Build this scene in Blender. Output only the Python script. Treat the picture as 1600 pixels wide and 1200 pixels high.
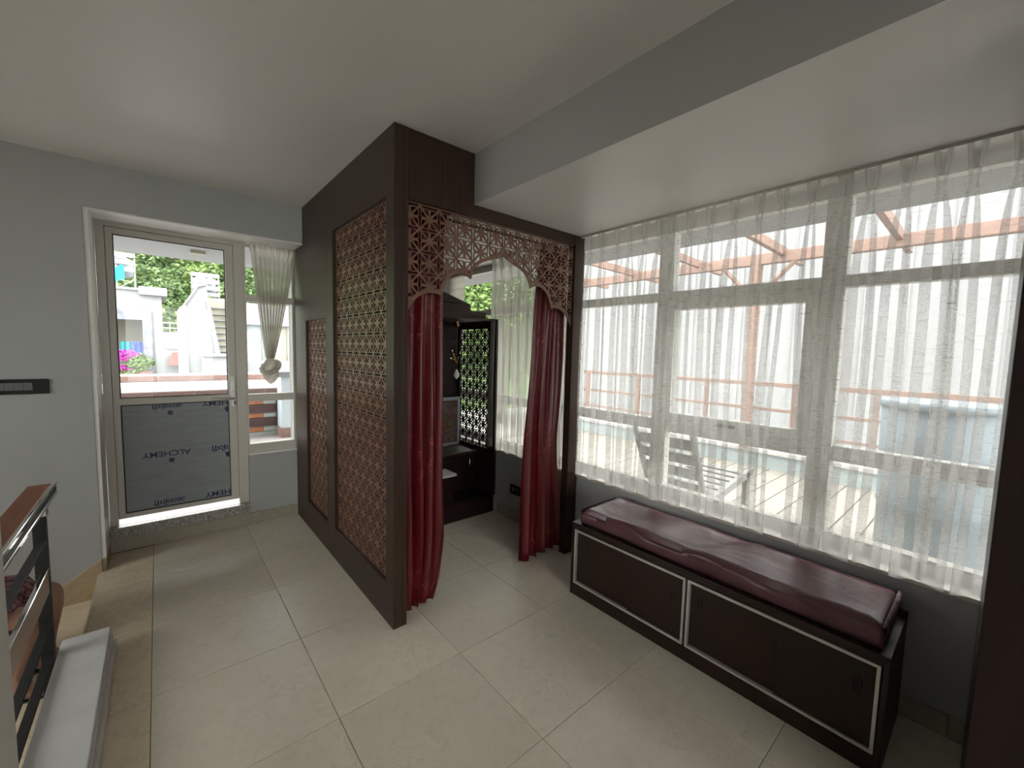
import bpy, bmesh, math, random
from mathutils import Matrix, Vector
from mathutils.geometry import delaunay_2d_cdt
random.seed(7)
for o in list(bpy.data.objects): bpy.data.objects.remove(o)
SC = bpy.context.scene
COL = SC.collection
PI = math.pi

# ------------------------------------------------------------------ camera
F_PX, YAW, PITCH, ROLL, EYE = 647.7, .7073, .0803, -.02488, 1.5
def cam_axes():
    cy, sy, cp, sp = math.cos(YAW), math.sin(YAW), math.cos(PITCH), math.sin(PITCH)
    f = Vector((sy*cp, cy*cp, -sp)); r = Vector((cy, -sy, 0)); d = f.cross(r)
    c, s = math.cos(ROLL), math.sin(ROLL)
    return c*r + s*d, -s*r + c*d, f
r_, d_, f_ = cam_axes()
cd = bpy.data.cameras.new('camera'); cam = bpy.data.objects.new('camera', cd); COL.objects.link(cam)
cd.sensor_width = 36; cd.lens = F_PX/1600*36; cd.clip_start = .02; cd.clip_end = 300
m = Matrix.Identity(4)
for i in range(3): m[i][0] = r_[i]; m[i][1] = -d_[i]; m[i][2] = -f_[i]
m[0][3], m[1][3], m[2][3] = 0, 0, EYE
cam.matrix_world = m
SC.camera = cam

# ------------------------------------------------------------------ sky and exposure (flat bright overcast day)
W = bpy.data.worlds.new('overcast_sky'); SC.world = W; W.use_nodes = True
bg = W.node_tree.nodes['Background']
bg.inputs[0].default_value = (1, .985, .975, 1); bg.inputs[1].default_value = 4.2
SC.view_settings.view_transform = 'Standard'; SC.view_settings.look = 'None'
SC.view_settings.gamma = 1; SC.view_settings.use_curve_mapping = False
SC.view_settings.exposure = 1.05

# ------------------------------------------------------------------ materials
MATS = {}
class NT:
    def __init__(s, name):
        s.m = bpy.data.materials.new(name); s.m.use_nodes = True; s.t = s.m.node_tree
        s.p = s.t.nodes['Principled BSDF']; s.out = s.t.nodes['Material Output']; MATS[name] = s.m
    def n(s, typ, **kw):
        x = s.t.nodes.new('ShaderNode'+typ)
        for k, v in kw.items():
            if k in x.inputs: x.inputs[k].default_value = v
            else: setattr(x, k, v)
        return x
    def l(s, a, b): s.t.links.new(a, b)
    def coord(s, scale=(1, 1, 1), kind='Object', rot=(0, 0, 0)):
        tc = s.n('TexCoord'); mp = s.n('Mapping'); mp.inputs['Scale'].default_value = scale; mp.inputs['Rotation'].default_value = rot
        s.l(tc.outputs[kind], mp.inputs['Vector']); return mp.outputs[0]
    def noise(s, vec, scale, detail=4, rough=.55, dist=0):
        x = s.n('TexNoise'); x.inputs['Scale'].default_value = scale; x.inputs['Detail'].default_value = detail
        x.inputs['Roughness'].default_value = rough; x.inputs['Distortion'].default_value = dist
        if vec: s.l(vec, x.inputs['Vector'])
        return x.outputs['Fac']
    def ramp(s, fac, stops):
        x = s.n('ValToRGB'); e = x.color_ramp.elements
        while len(e) < len(stops): e.new(.5)
        for k, (p, c) in enumerate(stops): e[k].position = p; e[k].color = (*c, 1) if len(c) == 3 else c
        s.l(fac, x.inputs[0]); return x.outputs[0]
    def mix(s, fac, a, b, blend='MIX'):
        x = s.n('Mix', data_type='RGBA', blend_type=blend)
        for sock, v in ((x.inputs[0], fac), (x.inputs[6], a), (x.inputs[7], b)):
            if hasattr(v, 'node'): s.l(v, sock)
            elif isinstance(v, (int, float)): sock.default_value = v
            else: sock.default_value = (*v, 1)
        return x.outputs[2]
    def math(s, op, a, b=0):
        x = s.n('Math', operation=op)
        for k, v in enumerate((a, b)):
            if hasattr(v, 'node'): s.l(v, x.inputs[k])
            else: x.inputs[k].default_value = v
        return x.outputs[0]
    def bump(s, h, strength=.2, dist=.01):
        x = s.n('Bump'); x.inputs['Strength'].default_value = strength; x.inputs['Distance'].default_value = dist
        s.l(h, x.inputs['Height']); s.l(x.outputs[0], s.p.inputs['Normal'])
    def base(s, v):
        if hasattr(v, 'node'): s.l(v, s.p.inputs['Base Color'])
        else: s.p.inputs['Base Color'].default_value = (*v, 1)
    def set(s, **k):
        for a, b in k.items(): s.p.inputs[a.replace('_', ' ')].default_value = b
        return s

def plain(name, col, rough=.5, metal=0, var=.06, scale=6, bump=0, spec=.5):
    t = NT(name); v = t.noise(t.coord(), scale, 5)
    lo = tuple(c*(1-var) for c in col); hi = tuple(min(1, c*(1+var)) for c in col)
    t.base(t.ramp(v, [(.3, lo), (.7, hi)])); t.set(Roughness=rough, Metallic=metal)
    t.p.inputs['Specular IOR Level'].default_value = spec
    if bump: t.bump(t.noise(t.coord(), 220, 3), bump, .002)
    return t.m

plain('wall_paint', (.36, .365, .355), .62, var=.03, scale=1.5, bump=.08)
plain('wall_cream', (.60, .585, .55), .6, var=.03, scale=1.5)
plain('ceiling_paint', (.67, .645, .62), .42, var=.03, scale=1.2)
plain('beam_shade', (.31, .305, .29), .5, var=.03, scale=1.5)  # shade on the beam side turned from the windows, put into the colour
plain('reveal_paint', (.72, .71, .68), .45, var=.02)
plain('upvc', (.53, .505, .445), .38, var=.03)
plain('upvc_white', (.84, .84, .79), .35, var=.02)
plain('aluminium', (.55, .53, .49), .35, .6, var=.05)
plain('chrome', (.75, .74, .72), .08, 1, var=.02)
plain('chain_dark', (.08, .06, .04), .5, .5)
plain('brass', (.55, .36, .12), .25, 1, var=.1)
plain('black_metal', (.012, .013, .015), .6, var=.2)
plain('black_plastic', (.006, .006, .007), .25, var=.1)
plain('switch_grey', (.13, .13, .125), .4, var=.1)
plain('rubber', (.012, .012, .014), .6)
plain('print_navy', (.008, .011, .075), .45, var=.05)
plain('sill_stone', (.52, .49, .43), .4, var=.12, scale=12)
plain('marble_white', (.62, .61, .60), .3, var=.07, scale=7)
plain('marble_edge', (.50, .47, .44), .45, var=.1, scale=9)
plain('house_white', (.27, .275, .28), .8, var=.04, scale=.6)
plain('neighbour_white', (.285, .285, .29), .8, var=.06, scale=.5)
plain('house_cream', (.36, .34, .27), .8, var=.05, scale=.6)
plain('house_grey', (.25, .26, .28), .8, var=.08)
plain('slate', (.20, .21, .25), .8, var=.35, scale=5)
plain('tile_brown', (.22, .135, .115), .5, var=.25, scale=8)
plain('grout_white', (.52, .51, .50), .8)
plain('terrace_tile', (.45, .41, .41), .6, var=.06)
plain('slat_orange', (.46, .17, .07), .5, var=.1)
plain('slat_dark', (.10, .055, .05), .6, var=.3, scale=9)
plain('slat_pale', (.42, .44, .42), .5)
plain('pillar_blue', (.52, .58, .62), .6, var=.03)
plain('rail_brown', (.27, .165, .13), .5, var=.12)
plain('deck_paver', (.31, .285, .245), .7, var=.12, scale=3)
plain('kerb_blue', (.36, .42, .43), .7, var=.05)
plain('tank_blue', (.22, .27, .31), .6, var=.08)
plain('chair_grey', (.30, .30, .285), .6, var=.1)
plain('cloth_teal', (.03, .22, .25), .8); plain('cloth_blue', (.06, .10, .45), .8, var=.5, scale=14); plain('cloth_cyan', (.02, .35, .48), .8)
plain('roof_red', (.28, .12, .10), .7, var=.3)
plain('pot_red', (.40, .12, .09), .7)
plain('grass_ground', (.10, .16, .05), .9, var=.3, scale=.5)
plain('ground_grey', (.30, .30, .28), .9, var=.1, scale=.4)
plain('bark', (.16, .12, .08), .9, var=.3)
plain('skin', (.42, .245, .175), .5, var=.05); plain('hair', (.012, .01, .009), .5)
plain('eye_white', (.7, .7, .68), .3); plain('lip', (.32, .11, .09), .5)
plain('sandal', (.03, .025, .022), .5)
plain('frame_silver', (.35, .36, .36), .3, .8, var=.3, scale=60)
plain('shrine_marble', (.55, .54, .52), .35)
plain('crystal', (.75, .75, .72), .08, 0, var=.1, scale=70)

def wood(name, dark, light, axis='z', rough=.4, coat=.25):
    t = NT(name); sc = {'z': (38, 38, 1.1), 'x': (1.1, 38, 38), 'y': (38, 1.1, 38)}[axis]
    v = t.coord(sc); a = t.noise(v, 3.2, 6, .6, .3)
    b = t.noise(t.coord(tuple(q*.12 if q > 2 else q for q in sc)), 2.2, 3)
    c = t.ramp(a, [(.3, dark), (.68, light)])
    t.base(t.mix(t.math('MULTIPLY', b, .45), c, dark)); t.set(Roughness=rough)
    t.p.inputs['Coat Weight'].default_value = coat; t.p.inputs['Specular IOR Level'].default_value = .28; t.p.inputs['Coat Roughness'].default_value = .32
    t.bump(a, .06, .002); return t.m
wood('wood_v', (.021, .0108, .0062), (.056, .031, .0195), 'z', .45, .08)
wood('wood_h', (.0105, .0042, .0024), (.024, .0098, .0058), 'y', .42, .12)
wood('wood_hx', (.024, .014, .0105), (.055, .034, .026), 'x')
wood('wood_red', (.0095, .0035, .003), (.018, .0065, .0055), 'z', .42, .08)
wood('wood_tan', (.34, .22, .16), (.46, .32, .245), 'y', .35, .3)
wood('wood_rail', (.13, .038, .013), (.25, .078, .027), 'y', .4, .12)
plain('lattice_brown', (.165, .082, .054), .38, var=.12, scale=9)
plain('lattice_backing', (.010, .006, .005), .7)

def floor_mat(name, a, b, vein, rough=.3):
    t = NT(name); oi = t.n('ObjectInfo'); tc = t.n('TexCoord')
    add = t.n('VectorMath', operation='MULTIPLY_ADD'); t.l(tc.outputs['Object'], add.inputs[0]); add.inputs[1].default_value = (1, 1, 1)
    cmb = t.n('CombineXYZ'); t.l(t.math('MULTIPLY', oi.outputs['Random'], 37), cmb.inputs[0]); t.l(t.math('MULTIPLY', oi.outputs['Random'], 91), cmb.inputs[1])
    t.l(cmb.outputs[0], add.inputs[2]); v = add.outputs[0]
    n1 = t.noise(v, 2.6, 6, .6, .4); n2 = t.noise(v, 17, 5, .7, 1.2); n3 = t.noise(v, 6, 8, .75, 2.5)
    col = t.ramp(n1, [(.3, a), (.7, b)])
    col = t.mix(t.ramp(n2, [(.36, (.30,)*3), (.52, (0,)*3)]), col, vein)
    crack = t.ramp(n3, [(.478, (0,)*3), (.497, (.42,)*3), (.516, (0,)*3)])
    patch = t.ramp(n1, [(.48, (0,)*3), (.62, (1,)*3)])
    col = t.mix(t.mix(1.0, crack, patch, 'MULTIPLY'), col, tuple(c*.6 for c in vein))
    tone = t.math('ADD', t.math('MULTIPLY', oi.outputs['Random'], .10), .95)
    t.base(t.mix(1.0, col, tone, 'MULTIPLY')); t.set(Roughness=rough)
    t.l(t.ramp(n2, [(.3, (rough+.16,)*3), (.7, (rough,)*3)]), t.p.inputs['Roughness'])
    t.bump(n2, .05, .003); return t.m
floor_mat('floor_marble', (.565, .51, .415), (.645, .585, .49), (.48, .42, .33), .30)
floor_mat('border_marble', (.58, .48, .34), (.66, .56, .42), (.36, .27, .16), .36)
floor_mat('skirt_marble', (.30, .265, .205), (.36, .32, .25), (.22, .185, .135), .4)
floor_mat('skirt_tan', (.33, .25, .15), (.42, .33, .21), (.2, .14, .08), .4)
plain('grout', (.17, .15, .12), .9)

def granite():
    t = NT('granite'); v = t.coord(); a = t.n('TexVoronoi'); a.inputs['Scale'].default_value = 190; t.l(v, a.inputs['Vector'])
    g = t.n('RGBToBW'); t.l(a.outputs['Color'], g.inputs[0])
    t.base(t.ramp(g.outputs[0], [(.15, (.09, .085, .075)), (.4, (.22, .20, .175)), (.62, (.36, .34, .31)), (.9, (.5, .48, .45))])); t.set(Roughness=.3)
granite()

def glass():
    t = NT('window_glass'); tr = t.n('BsdfTransparent'); gl = t.n('BsdfGlossy', Roughness=.02)
    tr.inputs[0].default_value = (.94, .96, .95, 1)
    lw = t.n('LayerWeight', Blend=.5); fr = t.math('ADD', t.math('MULTIPLY', t.math('POWER', lw.outputs['Facing'], 5), .7), .02); mx = t.n('MixShader'); t.l(fr, mx.inputs[0]); t.l(tr.outputs[0], mx.inputs[1]); t.l(gl.outputs[0], mx.inputs[2])
    t.l(mx.outputs[0], t.out.inputs[0])
glass()

def sheer(name, clear, tint, hem_z=None):
    t = NT(name); v = t.coord((5, 5, 90)); a = t.noise(v, 3.0, 3, .6)
    b = t.noise(t.coord((70, 70, 3)), 3.0, 3, .6); sp = t.noise(t.coord((300, 300, 300)), 1.0, 2)
    th = t.math('ADD', t.ramp(a, [(.62, (0,)*3), (.68, (.28,)*3)]), t.ramp(b, [(.66, (0,)*3), (.72, (.2,)*3)]))
    op = t.math('ADD', t.math('ADD', 1-clear-.03, t.math('MULTIPLY', sp, .08)), th)
    if hem_z is not None:
        g = t.n('NewGeometry'); sx = t.n('SeparateXYZ'); t.l(g.outputs['Position'], sx.inputs[0])
        lo = t.math('MULTIPLY', t.math('LESS_THAN', sx.outputs[2], hem_z), .22)
        hi = t.math('MULTIPLY', t.math('GREATER_THAN', sx.outputs[2], 2.215), .17)
        op = t.math('ADD', t.math('ADD', op, lo), hi)
    op = t.math('MINIMUM', op, .98)
    tr = t.n('BsdfTransparent'); tl = t.n('BsdfTranslucent'); df = t.n('BsdfDiffuse')
    tc_ = t.mix(t.math('MULTIPLY', t.math('MINIMUM', t.math('MULTIPLY', th, 3.0), 1.0), .8), tint, tuple(c*.35 for c in tint)); t.l(tc_, tl.inputs[0]); t.l(tc_, df.inputs[0])
    m1 = t.n('MixShader'); m1.inputs[0].default_value = .30; t.l(tl.outputs[0], m1.inputs[1]); t.l(df.outputs[0], m1.inputs[2])
    m2 = t.n('MixShader'); t.l(op, m2.inputs[0]); t.l(tr.outputs[0], m2.inputs[1]); t.l(m1.outputs[0], m2.inputs[2])
    t.l(m2.outputs[0], t.out.inputs[0])
sheer('sheer_voile', .70, (.72, .705, .685), .70)
sheer('sheer_inner', .50, (.72, .70, .66), .70)
sheer('sheer_gathered', .22, (.66, .63, .57))

def red_satin():
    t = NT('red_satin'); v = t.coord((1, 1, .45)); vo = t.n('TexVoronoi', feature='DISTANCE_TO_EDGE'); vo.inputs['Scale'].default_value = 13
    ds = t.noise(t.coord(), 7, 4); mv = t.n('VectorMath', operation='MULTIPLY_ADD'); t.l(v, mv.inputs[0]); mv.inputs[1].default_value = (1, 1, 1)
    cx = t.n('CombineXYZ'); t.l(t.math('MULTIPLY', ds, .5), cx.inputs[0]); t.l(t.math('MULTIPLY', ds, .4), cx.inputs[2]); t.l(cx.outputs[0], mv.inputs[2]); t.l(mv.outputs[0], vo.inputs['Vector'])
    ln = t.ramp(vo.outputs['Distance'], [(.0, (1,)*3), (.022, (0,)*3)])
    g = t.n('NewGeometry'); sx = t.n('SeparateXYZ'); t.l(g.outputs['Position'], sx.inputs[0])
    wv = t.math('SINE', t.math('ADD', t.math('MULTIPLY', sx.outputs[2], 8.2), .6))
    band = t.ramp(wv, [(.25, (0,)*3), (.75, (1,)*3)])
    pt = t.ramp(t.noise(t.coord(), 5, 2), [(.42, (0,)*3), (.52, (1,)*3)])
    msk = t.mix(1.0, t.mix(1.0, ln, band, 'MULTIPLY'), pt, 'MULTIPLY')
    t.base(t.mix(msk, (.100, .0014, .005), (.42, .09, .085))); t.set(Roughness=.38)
    pass
    t.bump(t.noise(t.coord((60, 60, 4)), 4, 3), .12, .004)
red_satin()

def vinyl():
    t = NT('maroon_vinyl'); n = t.noise(t.coord(), 5, 4); t.base(t.ramp(n, [(.3, (.082, .030, .038)), (.7, (.115, .045, .053))])); t.set(Roughness=.30)
    t.bump(t.noise(t.coord((1, .5, 1)), 8, 3, .5, .8), .18, .03)
vinyl()

def filmpanel():
    t = NT('film_panel'); n = t.noise(t.coord((1, 1, 9)), 4, 4, .6, .6); t.base(t.ramp(n, [(.3, (.215, .235, .245)), (.7, (.265, .285, .295))])); t.set(Roughness=.45)
    t.bump(t.noise(t.coord((.8, 1, 14)), 3, 2, .5, 1.5), .15, .01)
filmpanel()
def leafmat(name, a, b, c):
    t = NT(name); n = t.noise(t.coord(), .9, 4); t.base(t.ramp(n, [(.3, a), (.5, b), (.7, c)])); t.set(Roughness=.7)
    return t.m
leafmat('leaf_hill', (.055, .10, .035), (.10, .16, .055), (.18, .25, .085))
leafmat('leaf_bright', (.11, .19, .05), (.18, .27, .075), (.27, .35, .12))
leafmat('petal_magenta', (.50, .02, .36), (.60, .05, .50), (.55, .10, .20))
def floral():
    t = NT('floral_cloth'); vo = t.n('TexVoronoi', feature='DISTANCE_TO_EDGE'); vo.inputs['Scale'].default_value = 32
    n = t.noise(t.coord(), 9, 3); mv = t.n('VectorMath', operation='ADD'); t.l(t.coord(), mv.inputs[0]); cx = t.n('CombineXYZ'); t.l(t.math('MULTIPLY', n, .12), cx.inputs[0]); t.l(cx.outputs[0], mv.inputs[1]); t.l(mv.outputs[0], vo.inputs['Vector'])
    t.base(t.ramp(vo.outputs['Distance'], [(.02, (.05, .02, .03)), (.09, (.33, .16, .18)), (.3, (.40, .24, .25))])); t.set(Roughness=.8)
floral()
def picture():
    t = NT('picture_print'); n = t.noise(t.coord(), 14, 5, .6, .8)
    t.base(t.ramp(n, [(.3, (.02, .02, .025)), (.42, (.09, .10, .11)), (.50, (.13, .035, .025)), (.58, (.04, .06, .03)), (.72, (.16, .14, .09))])); t.set(Roughness=.2)
picture()

# ------------------------------------------------------------------ mesh helpers
class MB:
    def __init__(s): s.v = []; s.f = []
    def add(s, vs, fs):
        k = len(s.v); s.v += [tuple(q) for q in vs]; s.f += [tuple(i+k for i in f) for f in fs]; return s
    def box(s, x0, x1, y0, y1, z0, z1):
        return s.add([(x, y, z) for z in (z0, z1) for y in (y0, y1) for x in (x0, x1)],
                     [(0, 2, 3, 1), (4, 5, 7, 6), (0, 1, 5, 4), (2, 6, 7, 3), (0, 4, 6, 2), (1, 3, 7, 5)])
    def tube(s, pts, rads, n=10, cap=True):
        pts = [Vector(p) for p in pts]; k = len(s.v)
        if isinstance(rads, (int, float)): rads = [rads]*len(pts)
        for i, p in enumerate(pts):
            d = (pts[min(i+1, len(pts)-1)]-pts[max(i-1, 0)]).normalized()
            u = d.cross(Vector((0, 0, 1)) if abs(d.z) < .95 else Vector((1, 0, 0))).normalized(); w = d.cross(u)
            for j in range(n):
                a = 2*PI*j/n; s.v.append(tuple(p+(u*math.cos(a)+w*math.sin(a))*rads[i]))
        for i in range(len(pts)-1):
            for j in range(n): s.f.append((k+i*n+j, k+i*n+(j+1) % n, k+(i+1)*n+(j+1) % n, k+(i+1)*n+j))
        if cap:
            s.f.append(tuple(k+j for j in range(n))[::-1]); e = k+(len(pts)-1)*n; s.f.append(tuple(e+j for j in range(n)))
        return s
    def lathe(s, c, prof, n=24):
        k = len(s.v)
        for r, z in prof:
            for j in range(n):
                a = 2*PI*j/n; s.v.append((c[0]+r*math.cos(a), c[1]+r*math.sin(a), c[2]+z))
        for i in range(len(prof)-1):
            for j in range(n): s.f.append((k+i*n+j, k+i*n+(j+1) % n, k+(i+1)*n+(j+1) % n, k+(i+1)*n+j))
        s.f.append(tuple(k+j for j in range(n))[::-1]); e = k+(len(prof)-1)*n; s.f.append(tuple(e+j for j in range(n))); return s
    def grid(s, rows):
        k = len(s.v); n = len(rows[0])
        for r in rows: s.v += [tuple(p) for p in r]
        for i in range(len(rows)-1):
            for j in range(n-1): s.f.append((k+i*n+j, k+i*n+j+1, k+(i+1)*n+j+1, k+(i+1)*n+j))
        return s
    def prism(s, poly, plane, a0, a1):
        """extrude a 2D polygon; plane 'x' -> (u,v)=(y,z), 'y' -> (x,z), 'z' -> (x,y)"""
        return s.sheet(poly, [], plane, a0, a1)
    def sheet(s, outer, holes, plane, a0, a1):
        polys = [outer]+list(holes); vs = []; fs = []
        for p in polys: fs.append(list(range(len(vs), len(vs)+len(p)))); vs += [Vector((q[0], q[1])) for q in p]
        V, E, Fc, ov, oe, of = delaunay_2d_cdt(vs, [], fs, 1, 1e-7)
        bk = {}
        for p in holes:
            lo = int(min(q[0] for q in p)/.04)-1; hi = int(max(q[0] for q in p)/.04)+1
            for c in range(lo, hi+1): bk.setdefault(c, []).append((min(q[1] for q in p), max(q[1] for q in p), p))
        def inside(p, x, y):
            r = False
            for i in range(len(p)):
                (x1, y1), (x2, y2) = p[i], p[i-1]
                if (y1 > y) != (y2 > y) and x < (x2-x1)*(y-y1)/(y2-y1)+x1: r = not r
            return r
        tri = []
        for f in Fc:
            x = sum(V[i][0] for i in f)/len(f); y = sum(V[i][1] for i in f)/len(f)
            if not any(a <= y <= b and inside(p, x, y) for a, b, p in bk.get(int(x/.04), ())): tri.append(f)
        put = {'x': lambda u, v, w: (w, u, v), 'y': lambda u, v, w: (u, w, v), 'z': lambda u, v, w: (u, v, w)}[plane]
        k = len(s.v); n = len(V)
        s.v += [put(q[0], q[1], a0) for q in V]+[put(q[0], q[1], a1) for q in V]
        cnt = {}
        for f in tri:
            f = list(f); s.f.append(tuple(k+i for i in f)); s.f.append(tuple(k+n+i for i in reversed(f)))
            for i in range(len(f)): cnt[(f[i], f[(i+1) % len(f)])] = 1
        for (a, b) in cnt:
            if (b, a) not in cnt: s.f.append((k+b, k+a, k+n+a, k+n+b))
        return s

def link(o, parent=None):
    COL.objects.link(o)
    if parent is not None: o.parent = parent; o.matrix_parent_inverse = Matrix.Translation(-world_loc(parent))
    return o
def world_loc(o):
    return Vector(o['_loc']) if '_loc' in o else o.location
LOCS = {}
def obj(name, mb, mat, parent=None, bevel=0, smooth=False, kind=None, label=None, fixn=True):
    me = bpy.data.meshes.new(name)
    xs = [v[0] for v in mb.v]; ys = [v[1] for v in mb.v]; zs = [v[2] for v in mb.v]
    c = Vector(((min(xs)+max(xs))/2, (min(ys)+max(ys))/2, min(zs)))
    me.from_pydata([(v[0]-c.x, v[1]-c.y, v[2]-c.z) for v in mb.v], [], mb.f)
    if fixn:
        bm = bmesh.new(); bm.from_mesh(me); bmesh.ops.recalc_face_normals(bm, faces=bm.faces); bm.to_mesh(me); bm.free()
    me.materials.append(MATS[mat])
    if smooth: me.polygons.foreach_set('use_smooth', [True]*len(me.polygons))
    o = bpy.data.objects.new(name, me); COL.objects.link(o); o.location = c; LOCS[o] = c.copy()
    if parent is not None:
        o.parent = parent; o.matrix_parent_inverse = Matrix.Translation(-LOCS[parent])
    if bevel:
        b = o.modifiers.new('bevel', 'BEVEL'); b.width = bevel; b.segments = 2; b.limit_method = 'ANGLE'; b.harden_normals = False
    if kind: o['kind'] = kind
    if label: o['label'] = label
    return o
def root(name, loc, label=None, cat=None, group=None, kind=None):
    o = bpy.data.objects.new(name, None); COL.objects.link(o); o.location = loc; o.empty_display_size = .1; LOCS[o] = Vector(loc)
    return tag(o, label, cat, group, kind)
def tag(o, label=None, cat=None, group=None, kind=None):
    for k, v in (('label', label), ('category', cat), ('group', group), ('kind', kind)):
        if v: o[k] = v
    return o
def B(*a): return MB().box(*a)
def copies(src, name_parent, spots):
    """copies of one mesh piece at the given offsets, sharing its data"""
    for d in spots:
        c = src.copy(); COL.objects.link(c); c.location = src.location+Vector(d); LOCS[c] = LOCS[src]+Vector(d)

# ------------------------------------------------------------------ the room shell
CEIL, SOF = 2.59, 2.315          # main ceiling, lowered soffit along the windows
XW, XF = 2.36, 2.46              # right wall face, window frame face
YB, YL = 3.97, 3.68              # low back wall face, lintel / switch wall face
XP = -.33                        # edge of the raised floor beside the stairs

floor = obj('floor', MB().box(XP, XW+.1, -3.4, YB+.05, -.16, -.004).box(-2.6, XP, -3.4, 1.5, -.16, -.004), 'grout', kind='structure')
xs = [-.07+.58*i for i in range(5)]+[XW]
tile_mesh = {}
def tile(par, name, x0, x1, y0, y1, zt, mat, th=.012):
    g = .0012; key = (name, round(x1-x0, 3), round(y1-y0, 3), mat)
    if key in tile_mesh:
        c = tile_mesh[key].copy(); COL.objects.link(c); c.location = ((x0+x1)/2, (y0+y1)/2, zt-th); LOCS[c] = Vector(c.location)
        c.parent = par; c.matrix_parent_inverse = Matrix.Translation(-LOCS[par]); return c
    o = obj(name, B(x0+g, x1-g, y0+g, y1-g, zt-th, zt), mat, par, bevel=.0012); tile_mesh[key] = o; return o
for i in range(5):
    y = YB
    for yy in [3.37, 2.795, 2.215, 1.62, 1.037, .457, -.123, -.703, -1.283]:
        tile(floor, 'floor_tile', xs[i], xs[i+1], yy, y, 0, 'floor_marble'); y = yy
y = YL+.27
for yy in [3.37, 2.78, 2.2, 1.62, 1.037, .457, -.123, -.703]:
    tile(floor, 'border_tile', XP, -.07, yy, y, 0, 'border_marble'); y = yy
obj('step_riser', B(XP-.012, XP, 1.5, YL, -.165, -.012), 'border_marble', floor)
landing = obj('stair_landing', MB().box(-1.30, XP, 1.5, YL, -.33, -.172), 'grout', kind='structure')
y = YL
for yy in [3.1, 2.52, 1.94, 1.5]:
    for x0, x1 in ((-1.30, -.91), (-.91, XP-.012)): tile(landing, 'landing_tile', x0, x1, yy, y, -.165, 'border_marble', .007)
    y = yy
steps = root('stair_flight', (-1.9, 2.5, -1.5), kind='structure')
for k in range(6):
    obj('tread', B(-1.30-.27*(k+1), -1.30-.27*k+.02, 1.5, YL, -.165-.165*(k+1)-.03, -.165-.165*(k+1)), 'border_marble', steps)
    obj('riser', B(-1.30-.27*k-.02, -1.30-.27*k, 1.5, YL, -.165-.165*(k+1), -.165-.165*k-.03), 'border_marble', steps)
obj('wall_stairwell', MB().sheet([(1.4, -1.6), (YL+.1, -1.6), (YL+.1, CEIL), (1.4, CEIL)], [[(1.75, .75), (3.45, .75), (3.45, 2.45), (1.75, 2.45)]], 'x', -3.1, -2.98), 'wall_cream', kind='structure')
w3 = root('added_window_3', (-3.04, 2.6, .75), kind='structure')  # unseen stairwell window, added to light the left wall
obj('window_frame', MB().sheet([(1.75, .75), (3.45, .75), (3.45, 2.45), (1.75, 2.45)], [[(1.81, .81), (2.57, .81), (2.57, 2.39), (1.81, 2.39)], [(2.63, .81), (3.39, .81), (3.39, 2.39), (2.63, 2.39)]], 'x', -3.07, -3.01), 'upvc_white', w3)
for a, b in ((1.81, 2.57), (2.63, 3.39)): obj('pane', B(-3.043, -3.037, a, b, .81, 2.39), 'window_glass', w3)

# ceiling, soffit and the walls
obj('ceiling', B(-3.1, XW+.3, -3.6, YL+.5, CEIL, CEIL+.15), 'ceiling_paint', kind='structure')
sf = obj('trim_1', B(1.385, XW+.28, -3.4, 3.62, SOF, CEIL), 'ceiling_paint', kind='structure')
sf.data.materials.append(MATS['beam_shade'])
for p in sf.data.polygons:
    if p.normal.x < -.5: p.material_index = 1  # room-facing side takes the colour with the shade painted in
# back wall: switch wall + lintel + low wall, around the door and its side window
wb = MB().box(-3.1, -.322, YL, YB+.2, -1.6, CEIL)                       # left of the door
wb.box(-.322, 2.55, YL, YB+.2, 2.31, CEIL)                             # lintel
wb.box(.545, 2.55, YB, YB+.2, -.16, .585)                              # under the side window
wb.box(.905, 2.55, YB, YB+.2, .585, 2.31)                              # behind the shrine
wb.box(-.322, .545, YB+.02, YB+.2, -.16, .11)
wall_back = obj('wall_back', wb, 'wall_paint', kind='structure')
obj('trim_2', MB().box(-.3215, .905, YL+.004, YB+.0, 2.300, 2.3095), 'reveal_paint', kind='structure')
obj('trim_3', MB().box(-.3215, -.300, YL+.004, YB+.02, .085, 2.300), 'reveal_paint', kind='structure')
# right wall below the windows, beyond them and above them
wr = MB().box(XW, XW+.28, -3.4, YB, -.16, .578)
wr.box(XW, XW+.28, -3.4, -1.3, .578, SOF)
obj('wall_right', wr, 'wall_paint', kind='structure')
obj('wall_left', MB().box(-1.2, -.297, .95, 1.50, 0, CEIL), 'wall_cream', kind='structure')
obj('wall_hall', MB().box(-3.1, -2.98, -3.4, 1.4, -.16, CEIL), 'wall_cream', kind='structure')
obj('wall_front', MB().sheet([(-3.1, -.16), (XW+.28, -.16), (XW+.28, CEIL), (-3.1, CEIL)], [[(-2.2, .6), (1.0, .6), (1.0, 2.3), (-2.2, 2.3)]], 'y', -3.52, -3.4), 'wall_cream', kind='structure')
w4 = root('added_window_4', (-1.3, -3.46, .6), kind='structure')  # unseen window behind the camera, added to brighten surfaces facing it
obj('window_frame', MB().sheet([(-2.2, .6), (1.0, .6), (1.0, 2.3), (-2.2, 2.3)], [[(-2.14, .66), (-1.15, .66), (-1.15, 2.24), (-2.14, 2.24)], [(-1.09, .66), (-.09, .66), (-.09, 2.24), (-1.09, 2.24)], [(-.03, .66), (.94, .66), (.94, 2.24), (-.03, 2.24)]], 'y', -3.49, -3.43), 'upvc_white', w4)
for a, b in ((-2.14, -1.15), (-1.09, -.09), (-.03, .94)): obj('pane', B(a, b, -3.463, -3.457, .66, 2.24), 'window_glass', w4)

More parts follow.
